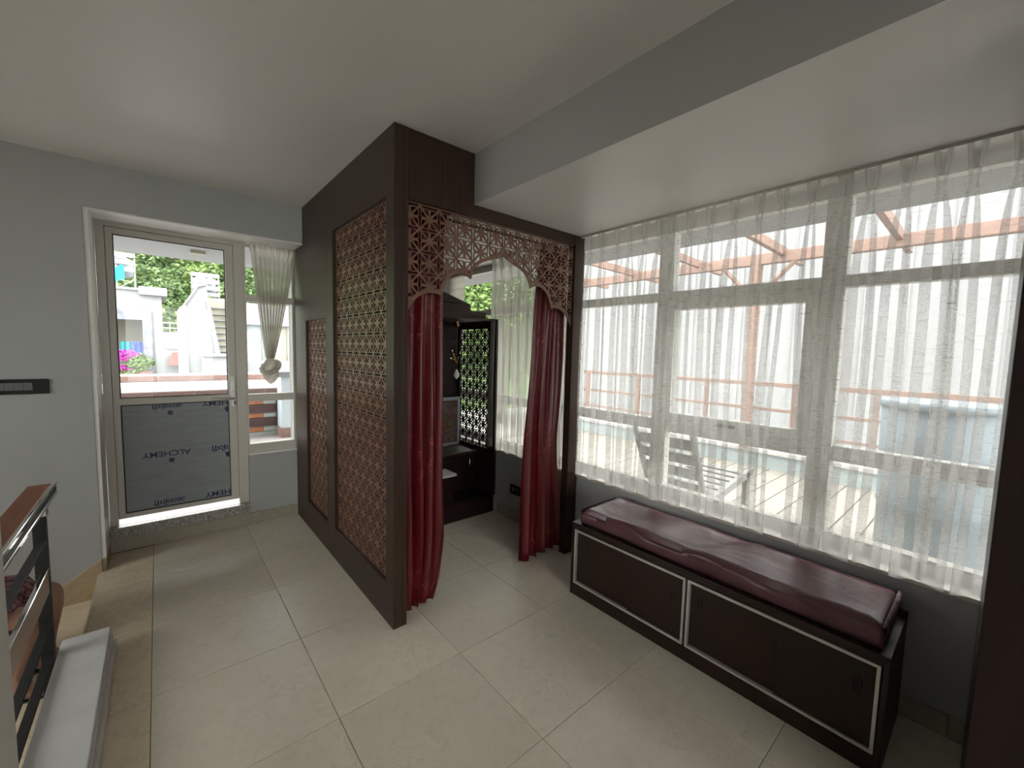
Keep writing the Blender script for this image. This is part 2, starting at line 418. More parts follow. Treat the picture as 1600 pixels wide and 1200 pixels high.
# skirtings
bb = root('baseboard_back', (0, YL, 0), kind='structure')
for x0, x1, hh in ((-.300, -.07, .112), (-.07, .545, .112), (.545, .905, .092)):
    obj('skirting_tile', B(x0+.001, x1-.001, YB-.012, YB+.02, 0, hh), 'skirt_marble', bb, bevel=.002)
obj('skirting_tile', B(-.322, -.300, YL, YB-.012, 0, .088), 'skirt_tan', bb, bevel=.002)
obj('skirting_tile', MB().prism([(-.322, .086), (-.322, -.165), (-.62, -.165), (-.62, -.115)], 'y', YL-.012, YL), 'skirt_tan', bb, bevel=.002)
obj('skirting_tile', MB().prism([(-.622, -.117), (-.622, -.165), (-1.30, -.165), (-1.30, -.065), (-.70, -.065)], 'y', YL-.012, YL), 'skirt_tan', bb, bevel=.002)
br = root('baseboard_right', (XW, 1, 0), kind='structure')
y = 2.92
for yy in (2.34, 1.76, 1.18, .6, .02, -.56):
    obj('skirting_tile', B(XW-.012, XW, yy+.001, y-.001, 0, .09), 'skirt_marble', br, bevel=.002); y = yy

# ------------------------------------------------------------------ right-hand window band
win = root('window_1', (XF, 1.1, .585), kind='structure')
Y0, Y1 = -1.28, 3.94
X0, X1 = XF, XF+.06
MU = [2.30, 1.40, .54, -.36]
obj('window_sill', B(XW-.015, XF+.06, Y0-.02, Y1+.02, .578, .597), 'sill_stone', win, bevel=.003)
obj('head_rail', B(X0, X1, Y0, Y1, 2.255, SOF), 'upvc', win, bevel=.004)
obj('bottom_rail', B(X0, X1, Y0, Y1, .597, .655), 'upvc', win, bevel=.004)
for yy in (Y0, Y1-.06): obj('jamb', B(X0, X1, yy, yy+.06, .655, 2.255), 'upvc', win, bevel=.004)
for yy in MU: obj('mullion', B(X0-.012, X1, yy-.048, yy+.048, .655, 2.255), 'upvc_white', win, bevel=.004)
ed = [Y1-.06]+[q for mm in MU for q in (mm+.048, mm-.048)]+[Y0+.06]
for k in range(0, len(ed), 2):
    b, a = ed[k], ed[k+1]
    obj('transom', B(X0, X1, a, b, 1.835, 1.892), 'upvc_white', win, bevel=.004)
    obj('transom', B(X0, X1, a, b, 1.008, 1.083), 'upvc_white', win, bevel=.004)
    for z0, z1 in ((.655, 1.008), (1.892, 2.255)): obj('pane', B(X0+.028, X0+.033, a, b, z0, z1), 'window_glass', win)
    if k == 4:
        s = obj('casement_sash', MB().sheet([(a, 1.083), (b, 1.083), (b, 1.835), (a, 1.835)], [[(a+.055, 1.135), (b-.03, 1.135), (b-.03, 1.775), (a+.055, 1.775)]], 'x', X0-.018, X1-.01), 'upvc_white', win, bevel=.004)
        obj('pane', B(X0+.01, X0+.015, a+.055, b-.03, 1.135, 1.775), 'window_glass', s)
        obj('catch', B(X0-.04, X0-.018, .93, 1.03, 1.095, 1.11), 'rubber', s)
    else: obj('pane', B(X0+.028, X0+.033, a, b, 1.083, 1.835), 'window_glass', win)
rb = root('roller_blind', (XF-.02, 3.80, 1.5), 'beige roller blind in the far corner of the prayer-room window', 'blind')
obj('blind_cloth', MB().grid([[(XF-.03+.002*math.sin(z*90), y_, z) for y_ in (3.64, 3.72, 3.80, 3.88, 3.945)] for z in [1.5+.02*q for q in range(40)]]), 'sheer_gathered', rb, fixn=False)
obj('blind_roll', MB().tube([(XF-.03, 3.64, 2.285), (XF-.03, 3.945, 2.285)], .022, 12), 'sheer_gathered', rb, smooth=True)
tag(obj('curtain_track', MB().box(XW-.06, XW-.035, -1.25, 3.05, SOF-.012, SOF), 'aluminium'), 'slim curtain track along the ceiling above the long sheer curtains', 'curtain track')

# ------------------------------------------------------------------ door and its side window
dr = root('door_1', (.1, YB, .1), kind='structure')
DY0, DY1 = YB+.005, YB+.065
obj('door_frame', MB().sheet([(-.298, .1855), (.542, .1855), (.542, 2.30), (-.298, 2.30)], [[(-.252, .186), (.476, .186), (.476, 2.272), (-.252, 2.272)]], 'y', DY0, DY1), 'upvc', dr, bevel=.004)
sash = obj('door_leaf', MB().sheet([(-.2515, .228), (.4755, .228), (.4755, 2.2715), (-.2515, 2.2715)],
     [[(-.213, .262), (.421, .262), (.421, 1.045), (-.213, 1.045)], [(-.213, 1.095), (.421, 1.095), (.421, 2.228), (-.213, 2.228)]], 'y', DY0+.008, DY1-.008), 'upvc', dr, bevel=.005)
obj('pane', B(-.213, .421, DY0+.03, DY0+.035, 1.095, 2.228), 'window_glass', sash)
film = obj('film_covered_panel', B(-.213, .421, DY0+.022, DY0+.034, .262, 1.045), 'film_panel', sash)
obj('gasket', MB().sheet([(-.213, .262), (.421, .262), (.421, 1.045), (-.213, 1.045)], [[(-.207, .268), (.415, .268), (.415, 1.039), (-.207, 1.039)]], 'y', DY0+.016, DY0+.022), 'rubber', sash)
obj('gasket', MB().sheet([(-.213, 1.095), (.421, 1.095), (.421, 2.228), (-.213, 2.228)], [[(-.207, 1.101), (.415, 1.101), (.415, 2.222), (-.207, 2.222)]], 'y', DY0+.02, DY0+.028), 'rubber', sash)
hd = obj('door_handle', MB().tube([(.455, DY0-.03, 1.062), (.30, DY0-.035, 1.066)], .008), 'aluminium', sash, smooth=True)
obj('handle_plate', B(.435, .463, DY0-.004, DY0+.008, 1.0, 1.24), 'upvc_white', sash, bevel=.003)
obj('handle_neck', MB().tube([(.45, DY0-.03, 1.062), (.45, DY0+.008, 1.062)], .009), 'aluminium', sash)
for z in (1.215, 1.12): obj('lock_button', MB().tube([(.449, DY0-.012, z), (.449, DY0-.003, z)], .010), 'aluminium', sash)
obj('key_hole', B(.455, .463, DY0-.006, DY0-.003, 1.01, 1.04), 'rubber', sash)
# film print: words set upside down, as on the protective film
def text_mesh(body, size, font=None):
    cu = bpy.data.curves.new('lettering', 'FONT'); cu.body = body; cu.size = size; cu.extrude = .0004; cu.offset = .0007
    if font: cu.font = font
    o = bpy.data.objects.new('lettering', cu); COL.objects.link(o); dg = bpy.context.evaluated_depsgraph_get()
    me = bpy.data.meshes.new_from_object(o.evaluated_get(dg)); bpy.data.objects.remove(o); return me
def lettering(body, x0, x1, z0, z1, bold=0):
    """fit the words, turned by 180 degrees, into the box x0..x1, z0..z1 on the film"""
    me = text_mesh(body, .05); vs = [v.co.copy() for v in me.vertices]; fs = [tuple(p.vertices) for p in me.polygons]
    ax, bx = min(v.x for v in vs), max(v.x for v in vs); ay, by = min(v.y for v in vs), max(v.y for v in vs)
    mb = MB(); mb.v = [(x1-(v.x-ax)/(bx-ax)*(x1-x0), DY0+.0215-(.0006 if v.z > 0 else 0), z1-(v.y-ay)/(by-ay)*(z1-z0)) for v in vs]; mb.f = fs
    obj('lettering', mb, 'print_navy', sash, fixn=True)
lettering('ALCHEMY', -.112, .170, .645, .687)
lettering('HEMY', .247, .414, 1.008, 1.043)
lettering('HEMY', .247, .414, .277, .318)
HI = '\u0905\u0932\u0915\u0947\u092e\u0940'
for (a, b, c, d, w) in ((-.05, .130, 1.000, 1.044, HI), (-.062, .125, .274, .322, HI), (.296, .414, .636, .690, HI[2:])): lettering(w, a, b, c, d)
for x, z in ((.056, .974), (.053, .613), (.404, .973), (.400, .606)):
    w = .0185; R_ = .414
    p = [(min(x-w*.45, R_), z+w*1.05), (min(x+w, R_), z+w*.55), (min(x+w*.5, R_), z-w*1.05), (min(x-w, R_), z-w*.5)]
    if x > .3: p = [(x-.014, z+.014), (R_, z+.026), (R_, z-.022), (x-.003, z-.016)]
    obj('film_emblem', MB().prism(p, 'y', DY0+.0205, DY0+.0215), 'print_navy', sash)
obj('trim_4', MB().box(-.300, .545, YB-.045, YB+.10, .112, .185), 'granite', bevel=.003, kind='structure')
w2 = root('window_2', (.72, YB, .585), kind='structure')
obj('window_frame', MB().sheet([(.542, .597), (.904, .597), (.904, 2.30), (.542, 2.30)],
    [[(.556, .672), (.889, .672), (.889, 1.028), (.556, 1.028)], [(.556, 1.088), (.889, 1.088), (.889, 1.846), (.556, 1.846)], [(.556, 1.900), (.889, 1.900), (.889, 2.272), (.556, 2.272)]], 'y', DY0, DY1), 'upvc', w2, bevel=.004)
for z0, z1 in ((.672, 1.028), (1.088, 1.846), (1.9, 2.272)): obj('pane', B(.556, .889, DY0+.03, DY0+.035, z0, z1), 'window_glass', w2)
obj('window_sill', B(.542, .904, YB-.02, YB+.06, .583, .600), 'reveal_paint', w2, bevel=.003)

# ------------------------------------------------------------------ lattice (cut wood screens)
def lattice_holes(u_lines, v_lines, u0, u1, v0, v1, floor_fn=None):
    """holes of the repeated flower pattern; u_lines/v_lines are the seams between cells"""
    H = []
    def put(pts):
        if floor_fn:
            q = [(u, max(v, floor_fn(u))) for u, v in pts]
        else: q = [tuple(p) for p in pts]
        q = [(min(max(u, u0), u1), min(max(v, v0), v1)) for u, v in q]
        r = []
        for p in q:
            if not r or abs(p[0]-r[-1][0])+abs(p[1]-r[-1][1]) > 8e-4: r.append(p)
        if len(r) > 2 and abs(r[0][0]-r[-1][0])+abs(r[0][1]-r[-1][1]) < 8e-4: r.pop()
        if len(r) < 3: return
        A = sum(r[i][0]*r[(i+1) % len(r)][1]-r[(i+1) % len(r)][0]*r[i][1] for i in range(len(r)))/2
        if abs(A) < 2.2e-5: return
        H.append(r if A > 0 else r[::-1])
    petal = [(.062, .135), (.28, .335), (.325, .38), (.29, .412), (.15, .412), (.085, .398), (.055, .30)]
    cu = u_lines[1]-u_lines[0]; cv = v_lines[1]-v_lines[0]
    for i in range(len(u_lines)-1):
        for j in range(len(v_lines)-1):
            cx, cz = (u_lines[i]+u_lines[i+1])/2, (v_lines[j]+v_lines[j+1])/2
            for sx in (1, -1):
                for sz in (1, -1):
                    put([(cx+sx*a*cu, cz+sz*b*cv) for a, b in petal]); put([(cx+sx*b*cu, cz+sz*a*cv) for a, b in petal])
    sl = [(-.40, -.048), (-.09, -.050), (0, -.092), (.09, -.050), (.40, -.048), (.40, .048), (.09, .050), (0, .092), (-.09, .050), (-.40, .048)]
    for i in range(len(u_lines)-1):
        for vz in v_lines:
            cx = (u_lines[i]+u_lines[i+1])/2; put([(cx+a*cu, vz+b*cv) for a, b in sl])
    for ux in u_lines:
        for j in range(len(v_lines)-1):
            cz = (v_lines[j]+v_lines[j+1])/2; put([(ux+b*cu, cz+a*cv) for a, b in sl])
    return H
def lines(start, step, n): return [start+step*k for k in range(n)]

# ------------------------------------------------------------------ the prayer-room partition
KX, KY = .905, 1.982
kio = root('prayer_room_partition', (1.63, 2.0, 0), 'dark wood prayer-room partition with lattice panels and a scalloped arch opening', 'partition')
TH = .05
h1 = [(2.075, .222), (2.932, .222), (2.932, 2.262), (2.075, 2.262)]
obj('side_frame', MB().sheet([(KY, .001), (3.068, .001), (3.068, CEIL-.002), (KY, CEIL-.002)], [h1], 'x', KX, KX+TH), 'wood_v', kio, bevel=.002)
h2 = [(3.10, .218), (3.615, .218), (3.615, 1.697), (3.10, 1.697)]
obj('side_frame', MB().sheet([(3.070, .001), (YB-.014, .001), (YB-.014, .57), (YB-.03, .60), (YB-.03, 2.295), (YL-.002, 2.295), (YL-.002, CEIL-.002), (3.070, CEIL-.002)], [h2], 'x', KX+.0005, KX+TH), 'wood_v', kio, bevel=.002)
g = .001
def lat(name, u0, u1, v0, v1, ul, vl, plane, a0, a1, par):
    hs = lattice_holes(ul, vl, u0+.006, u1-.006, v0+.006, v1-.006)
    return obj(name, MB().sheet([(u0, v0), (u1, v0), (u1, v1), (u0, v1)], hs, plane, a0, a1), 'lattice_brown', par)
lat('lattice_panel', 2.075-g, 2.932+g, .222-g, 2.262+g, lines(2.194-.1075*2, .1075, 11), lines(1.692-.1155*13, .1155, 19), 'x', KX+.024, KX+.029, kio)
lat('lattice_panel', 3.10-g, 3.615+g, .218-g, 1.697+g, lines(3.04, .1075, 7), lines(1.692-.1155*13, .1155, 14), 'x', KX+.024, KX+.029, kio)
obj('lattice_backing', B(KX+TH, KX+TH+.012, 2.05, 2.96, .2, 2.29), 'lattice_backing', kio)
obj('lattice_backing', B(KX+TH, KX+TH+.012, 3.08, 3.64, .2, 1.72), 'lattice_backing', kio)
obj('corner_post', B(KX+TH+.0005, .982, KY, KY+.06, .001, CEIL-.002), 'wood_v', kio, bevel=.002)
obj('front_fascia', MB().prism([(.9825, 2.245), (2.248, 2.245), (2.248, SOF-.002), (1.383, SOF-.002), (1.383, CEIL-.002), (.9825, CEIL-.002)], 'y', KY+.0005, KY+.055), 'wood_v', kio, bevel=.002)
obj('jamb_post', B(2.248, 2.352, KY, KY+.06, .001, SOF-.002), 'wood_v', kio, bevel=.002)
# scalloped arch, symmetric about its middle
AC, AH = 1.6155, .6365
prof = [(.6365, 1.680), (.622, 1.697), (.573, 1.764), (.506, 1.796), (.452, 1.797), (.430, 1.787), (.413, 1.833), (.381, 1.888), (.323, 1.923), (.263, 1.918), (.233, 1.903), (.213, 1.951), (.172, 1.999), (.105, 2.028), (.040, 2.052), (.0, 2.078)]
def smooth_seg(pts):
    """round each lobe between its cusps"""
    cus = [0, 5, 10, 15]; out = []
    for a, b in zip(cus, cus[1:]):
        seg = pts[a:b+1]
        for i in range(len(seg)-1):
            p0 = seg[max(i-1, 0)]; p1 = seg[i]; p2 = seg[i+1]; p3 = seg[min(i+2, len(seg)-1)]
            for t in (0, .34, .67):
                t2, t3 = t*t, t*t*t
                out.append(tuple(.5*(2*p1[k]+(p2[k]-p0[k])*t+(2*p0[k]-5*p1[k]+4*p2[k]-p3[k])*t2+(3*p1[k]-p0[k]-3*p2[k]+p3[k])*t3) for k in (0, 1)))
    out.append(pts[-1]); return out
half = smooth_seg(prof)
arch = [(AC-a, z) for a, z in half]+[(AC+a, z) for a, z in half[::-1][1:]]
def arch_floor(u):
    z = 0
    for (a, za) in arch:
        d = abs(a-u)
        if d < .022: z = max(z, za+math.sqrt(.022**2-d*d))
    for (a, za), (b, zb) in zip(arch, arch[1:]):
        lo, hi = min(a, b), max(a, b)
        if lo <= u <= hi and hi > lo: z = max(z, za+(zb-za)*(u-a)/(b-a)+.022)
    return z
hs = lattice_holes(lines(1.056-.1128, .1128, 13), lines(2.2335-.1145*6, .1145, 7), AC-AH+.006, AC+AH-.006, 1.6, 2.239, arch_floor)
obj('arch_valance', MB().sheet(arch+[(AC+AH, 2.246), (AC-AH, 2.246)], hs, 'y', KY+.020, KY+.028), 'lattice_brown', kio)
tag(obj('curtain_rod', MB().tube([(.985, 2.085, 2.23), (2.33, 2.085, 2.23)], .009), 'wood_red', smooth=True), 'thin rod holding the two red curtains inside the arch', 'curtain rod')

# ------------------------------------------------------------------ red curtains
def red_curtain(name, label, left, right, n, zt, zb, yc, amp, seed, hem):
    rnd = random.Random(seed); ph = [rnd.uniform(-.5, .5) for _ in range(n+2)]; am = [rnd.uniform(.6, 1.3) for _ in range(n+2)]
    rows = []
    for i in range(37):
        t = i/36; row = []
        def at(L):
            z = zt+(zb-zt)*t
            for (za, xa), (zb_, xb) in zip(L, L[1:]):
                if zb_ <= z <= za: return xa+(xb-xa)*(za-z)/(za-zb_+1e-9)
            return L[-1][1] if z < L[-1][0] else L[0][1]
        a, b = at(left), at(right)
        for j in range(n*12+1):
            u = j/(n*12); k = int(u*n); fr = u*n
            s = math.sin(2*PI*(fr+.12*ph[k] + .10*math.sin(3*t+ph[k]*5)))
            aa = amp*(.55+.6*t)*am[k]*(.85+.15*math.sin(5*t+ph[k]*9))
            z = zt+(zb+hem(u)-zt)*t
            row.append((a+(b-a)*u+.010*math.sin(2*PI*fr*2+ph[k])*t, yc+aa*s+.006*math.sin(11*t+7*u), z))
        rows.append(row)
    o = obj(name, MB().grid(rows), 'red_satin', smooth=True, fixn=False)
    sd = o.modifiers.new('cloth', 'SOLIDIFY'); sd.thickness = .0018
    return tag(o, label, 'curtain', 'red curtains in the arch')
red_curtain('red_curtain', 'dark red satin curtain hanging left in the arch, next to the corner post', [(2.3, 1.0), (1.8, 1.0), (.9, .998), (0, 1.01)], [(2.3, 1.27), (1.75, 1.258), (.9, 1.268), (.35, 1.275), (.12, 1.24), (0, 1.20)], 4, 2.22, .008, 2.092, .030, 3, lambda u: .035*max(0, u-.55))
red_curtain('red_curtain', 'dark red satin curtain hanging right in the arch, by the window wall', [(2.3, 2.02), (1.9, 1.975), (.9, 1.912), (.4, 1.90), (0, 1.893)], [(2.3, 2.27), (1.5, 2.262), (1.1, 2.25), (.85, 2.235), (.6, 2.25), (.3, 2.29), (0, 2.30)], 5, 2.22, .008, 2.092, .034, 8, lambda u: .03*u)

# ------------------------------------------------------------------ sheer curtains on the window wall
def sheer_curtain(label, ya, yb, pins, seed, mat='sheer_voile', group='sheer curtains on the long window'):
    """ya > yb; pins: y of every pinched pleat. Omega-shaped pleats open out below the pinch."""
    rnd = random.Random(seed); XC = XW-.030; rows = []
    zs_ = [2.302, 2.285, 2.26, 2.235, 2.21, 2.19, 2.172, 2.15, 2.12, 2.07, 2.0, 1.9, 1.78, 1.65, 1.5, 1.35, 1.2, 1.05, .92, .82, .75, .70, .66, .63, .612]
    pr = [(rnd.uniform(.7, 1.35), rnd.uniform(-1, 1), rnd.uniform(.75, 1.2), rnd.uniform(0, 6.28)) for _ in pins]
    for z in zs_:
        row = []
        def P(y, x): row.append((x, y, z))
        below = max(0, 2.172-z); op = 1-math.exp(-below/.16)
        ctrl = [(ya, XC)]
        for (y, (w, d, ln, ph)) in zip(pins, pr):
            drift = .020*d*min(1, below/.9)+.006*math.sin(4*z+ph)
            if z >= 2.172:
                q = (z-2.172)/.13; wide = .013+.015*q; out = .026+.014*q; neck = .004+.006*q
            else:
                wide = .010+.030*w*op; out = .020+.022*ln*op; neck = .004+.008*op*w
            yy = y+drift
            ctrl += [(yy+neck+.012, XC+.002), (yy+neck, XC-out*.35), (yy+wide, XC-out*.75), (yy+wide*.55, XC-out), (yy, XC-out*(.35 if z > 2.172 else .93)), (yy-wide*.55, XC-out), (yy-wide, XC-out*.75), (yy-neck, XC-out*.35), (yy-neck-.012, XC+.002)]
            mid = y-.0575
            if mid > yb+.03: ctrl.append((mid+drift, XC-.004-.008*op*math.sin(ph)))
        ctrl.append((yb, XC))
        for i in range(len(ctrl)-1):
            p0 = ctrl[max(i-1, 0)]; p1 = ctrl[i]; p2 = ctrl[i+1]; p3 = ctrl[min(i+2, len(ctrl)-1)]
            for t in (0, .5):
                t2, t3 = t*t, t*t*t
                c = [.5*(2*p1[k]+(p2[k]-p0[k])*t+(2*p0[k]-5*p1[k]+4*p2[k]-p3[k])*t2+(3*p1[k]-p0[k]-3*p2[k]+p3[k])*t3) for k in (0, 1)]
                row.append((c[1], c[0], z+(.010*math.sin(40*c[0]+seed) if z < .64 else 0)))
        row.append((ctrl[-1][1], ctrl[-1][0], z)); rows.append(row)
    return tag(obj('sheer_curtain', MB().grid(rows), mat, smooth=True, fixn=False), label, 'curtain', group)
sheer_curtain('narrow white sheer curtain on the long window, right beside the partition post', 1.972, 1.405, [1.908, 1.795, 1.677, 1.579, 1.470], 1)
sheer_curtain('wide white sheer pinch-pleat curtain on the long window behind the bench', 1.40, -.72, [1.375, 1.304, 1.192, 1.072, .958, .839, .732, .613, .497, .399, .292, .193, .106, -.004, -.115, -.225, -.335, -.445, -.555, -.66], 2)
sheer_curtain('white sheer curtain inside the prayer room, beside the shrine', 3.04, 2.08, [2.98, 2.87, 2.76, 2.65, 2.54, 2.43, 2.32, 2.21, 2.12], 3, 'sheer_inner')

# knotted curtain at the side window
kn = root('knotted_curtain', (.74, YB-.05, 1.19), 'beige gathered curtain tied in a knot at the narrow window beside the door', 'curtain')
rows = []; CY = YB-.055
for i in range(29):
    t = i/28; z = 2.315-t*.93
    hw0 = .168; hw = .030+(hw0-.030)*max(0, 1-t*1.02)**.85 if t > .1 else hw0-.02*t
    cx = .742-.035*t**1.3; n = 9; row = []
    for j in range(n*10+1):
        u = j/(n*10); a = u*n*2*PI
        amp = (.010 if t < .12 else .016+.010*(1-t))
        hdr = 0 if t > .10 else .004*math.sin(a*2)
        row.append((cx+hw*(2*u-1)+.25*amp*math.sin(a*2+1), CY+amp*math.sin(a+.7*math.sin(3*t+u*5))+hdr-.02*t*math.cos((u-.5)*PI), z))
    rows.append(row)
obj('gathered_cloth', MB().grid(rows), 'sheer_gathered', kn, smooth=True, fixn=False)
def knot(cx, cy, cz, rx, ry, rz, folds, tw, seed):
    rows = []; rnd = random.Random(seed)
    for i in range(25):
        th = PI*i/24; row = []
        for j in range(49):
            ph = 2*PI*j/48; f = 1+.07*math.sin(folds*ph+tw*th)+.04*math.sin(3*ph-5*th+seed)
            row.append((cx+rx*f*math.sin(th)*math.cos(ph), cy+ry*f*math.sin(th)*math.sin(ph), cz+rz*math.cos(th)*(1+.05*math.sin(2*ph))))
        rows.append(row)
    return MB().grid(rows)
obj('knot', knot(.705, CY-.02, 1.285, .058, .05, .105, 7, 5, 1), 'sheer_gathered', kn, smooth=True, fixn=False)
lp = []
for i in range(25):
    a = 2*PI*i/24; lp.append((.705+.060*math.cos(a), CY-.02+.052*math.sin(a)*.9, 1.315+.045*math.sin(a+.6)))
obj('knot_loop', MB().tube(lp, [.020+.004*math.sin(3*k) for k in range(25)], 10, False), 'sheer_gathered', kn, smooth=True)
tag(obj('curtain_track', MB().box(.56, .90, YB-.075, YB-.045, 2.293, 2.2998), 'aluminium'), 'short curtain track above the knotted curtain', 'curtain track')

# ------------------------------------------------------------------ bench with sliding doors, and its cushion
BX, BY0, BY1, BH = 1.915, .165, 1.635, .457
bench = root('bench_cabinet', (2.13, .9, 0), 'low dark wood bench cabinet with sliding doors under the window', 'bench')
obj('carcass', MB().box(BX+.02, XW-.014, BY0+.018, BY1-.018, .075, BH-.02), 'wood_h', bench)
obj('top_board', B(BX, XW-.014, BY0, BY1, BH-.02, BH), 'wood_h', bench, bevel=.002)
obj('side_board', B(BX+.001, XW-.014, BY0, BY0+.018, .001, BH-.02), 'wood_h', bench, bevel=.002)
obj('side_board', B(BX+.001, XW-.014, BY1-.018, BY1, .001, BH-.02), 'wood_h', bench, bevel=.002)
FRM = [(.905, 1.607), (.187, .893)]
obj('front_frame', MB().sheet([(BY0+.018, .001), (BY1-.018, .001), (BY1-.018, BH-.02), (BY0+.018, BH-.02)], [[(a, .08), (b, .08), (b, .418), (a, .418)] for a, b in FRM], 'x', BX+.002, BX+.02), 'wood_h', bench, bevel=.0015)
for a, b in FRM:
    obj('aluminium_track_frame', MB().sheet([(a, .08), (b, .08), (b, .418), (a, .418)], [[(a+.011, .091), (b-.011, .091), (b-.011, .407), (a+.011, .407)]], 'x', BX-.005, BX+.016), 'aluminium', bench, bevel=.001)
    mid = (a+b)/2-.035
    for k, (c, d, dx) in enumerate(((a+.011, mid+.004, .004), (mid, b-.011, .0135))):
        dd = obj('sliding_door', B(BX+dx, BX+dx+.006, c, d, .092, .406), 'wood_h', bench, bevel=.001)
        py = c+.05 if k == 0 else d-.05
        pts = []
        for q in range(17):
            t = 2*PI*q/16; pts.append((BX+dx-.0015, py+.013*math.cos(t), .31+.034*math.sin(t)*abs(math.sin(t))**.2))
        obj('finger_pull', MB().tube(pts, .002, 6, False), 'wood_h', dd, smooth=True)
def cushion():
    nx, ny = 14, 60; rows = []; x0, x1, y0, y1, zb, zt = BX+.022, XW-.05, BY0+.028, BY1-.055, BH+.001, .553
    bm = MB(); rnd = random.Random(4)
    def top(u, v):
        e = min(u, 1-u)*.36; f = min(v, 1-v)*1.4; r = .022; d = min(e, f)
        z = zt-(r-math.sqrt(max(0, r*r-max(0, r-d)**2)))*.9
        z += .0035*math.sin(9*v*2+3*u)+.003*math.sin(23*v+2*u)*math.cos(3*u+4*v)+.004*math.exp(-((v-.28-.1*u)/.012)**2)-.004*math.exp(-((v-.55+.14*u)/.02)**2)
        return z+.003*math.exp(-((v-.24-.06*(u-.4))/.03)**2)
    ring = lambda k: None
    for j in range(ny+1):
        v = j/ny; row = []
        yy = y0+(y1-y0)*v; wob = .005*math.sin(17*v)+.003*math.sin(41*v+1)
        sag = .004*math.sin(11*v+2)
        row.append((x0+.010+wob*.4, yy, zb)); row.append((x0-.002+wob, yy, zb+.018)); row.append((x0-.004+wob, yy, zb+.05+sag)); row.append((x0-.001+wob*.6, yy, zt-.022))
        for i in range(nx+1):
            u = i/nx; row.append((x0+(x1-x0)*u, yy, top(u, v)))
        row.append((x1+.004, yy, zt-.03)); row.append((x1+.004, yy, zb+.02)); row.append((x1-.008, yy, zb))
        rows.append(row)
    bm.grid(rows)
    n = len(rows[0])
    bm.f.append(tuple(range(n))); k = ny*n; bm.f.append(tuple(k+i for i in range(n))[::-1])
    for j in range(ny): bm.f.append((j*n, (j+1)*n, (j+1)*n+n-1, j*n+n-1))
    return bm
cu = root('bench_cushion', (2.13, .9, BH), 'long maroon vinyl seat cushion lying on the bench cabinet', 'cushion')
obj('cushion_body', cushion(), 'maroon_vinyl', cu, smooth=True)
for yy, sg in ((BY0+.028, -1), (BY1-.055, 1)):      # gathered elastic edge at both ends
    rows = []
    for i in range(65):
        t = i/64; x = BX+.022+(XW-.072-BX)*t; w = math.sin(t*2*PI*16)
        rows.append([(x, yy-sg*.004, .549+.002*w), (x, yy+sg*(.007+.003*w), .545+.003*w), (x, yy+sg*(.006+.005*w), .525+.003*w), (x, yy+sg*(.003-.003*w), .50), (x, yy+sg*(.004+.004*w), .475), (x, yy-sg*.002, BH+.003)])
    obj('gathered_edge', MB().grid(rows), 'maroon_vinyl', cu, smooth=True, fixn=False)

# ------------------------------------------------------------------ tall dark wood cupboard at the right edge
cb = root('tall_cupboard', (1.98, -.5, 0), 'tall dark reddish wood cupboard at the right edge beside the bench', 'cupboard')
obj('side_board', B(1.60, 1.62, -1.0, -.022, .001, SOF-.002), 'wood_red', cb, bevel=.003)
obj('side_board', B(1.62, 2.27, -.040, -.022, .001, SOF-.002), 'wood_red', cb, bevel=.002)
obj('carcass', B(1.621, 2.27, -1.0, -.041, .001, SOF-.002), 'wood_red', cb)

# ------------------------------------------------------------------ shrine in the prayer room
sh = root('wooden_shrine', (1.65, 3.25, 0), 'dark wooden home shrine with stepped canopy and pierced side screen', 'shrine')
SX0, SX1, SY0, SY1 = 1.00, 2.325, 2.965, 3.56
obj('base_plinth', B(SX0, SX1+.015, SY0, SY1, .001, .165), 'wood_red', sh, bevel=.003)
obj('cabinet_body', B(SX0+.02, SX1-.02, 3.22, SY1, .165, .52), 'wood_red', sh)
obj('shelf', B(SX0, SX1-.006, 3.19, SY1, .52, .542), 'wood_hx', sh, bevel=.003)
for a, b in ((1.05, 1.45), (1.455, 1.86), (1.865, 2.27)):
    d = obj('cabinet_door', B(a, b, 3.203, 3.219, .19, .505), 'wood_red', sh, bevel=.002)
    obj('pull_handle', MB().tube([(b-.05, 3.19, .40), (b-.05, 3.185, .43), (b-.05, 3.19, .47)], .006), 'chrome', d, smooth=True)
obj('back_board', B(SX0, SX1, SY1, SY1+.02, .001, 1.80), 'wood_red', sh)
for x in (SX1-.012, SX0):
    s = obj('side_screen_frame', MB().sheet([(SY0-.03, .166), (SY1, .166), (SY1, 1.776), (SY0-.03, 1.776)], [[(3.05, .58), (3.525, .58), (3.525, 1.70), (3.05, 1.70)]], 'x', x, x+.022), 'wood_red', sh, bevel=.002)
    hs = lattice_holes(lines(3.065, .1135, 5), lines(1.688-.1185*10, .1185, 11), 3.051, 3.524, .581, 1.699)
    obj('pierced_screen', MB().sheet([(3.05, .58), (3.525, .58), (3.525, 1.70), (3.05, 1.70)], hs, 'x', x+.006, x+.014), 'wood_red', s)
obj('canopy_tier', B(1.02, 2.302, SY0-.03, SY1, 1.758, 1.7765), 'wood_hx', sh, bevel=.002)
obj('canopy_tier', B(1.12, 2.215, SY0-.0, SY1, 1.777, 1.832), 'wood_hx', sh, bevel=.003)
obj('canopy_tier', B(1.27, 2.065, SY0+.02, SY1, 1.833, 1.885), 'wood_hx', sh, bevel=.003)
obj('canopy_roof', MB().prism([(1.27, 1.886), (2.065, 1.886), (1.70, 1.995), (1.635, 1.995)], 'y', SY0+.02, SY1), 'wood_hx', sh, bevel=.003)
stl = root('prayer_stool', (1.74, 3.07, .166), 'small dark pedestal with a white stone top on the shrine step', 'pedestal')
obj('pedestal_body', B(1.56, 1.915, 3.0, 3.15, .166, .40), 'wood_red', stl, bevel=.003)
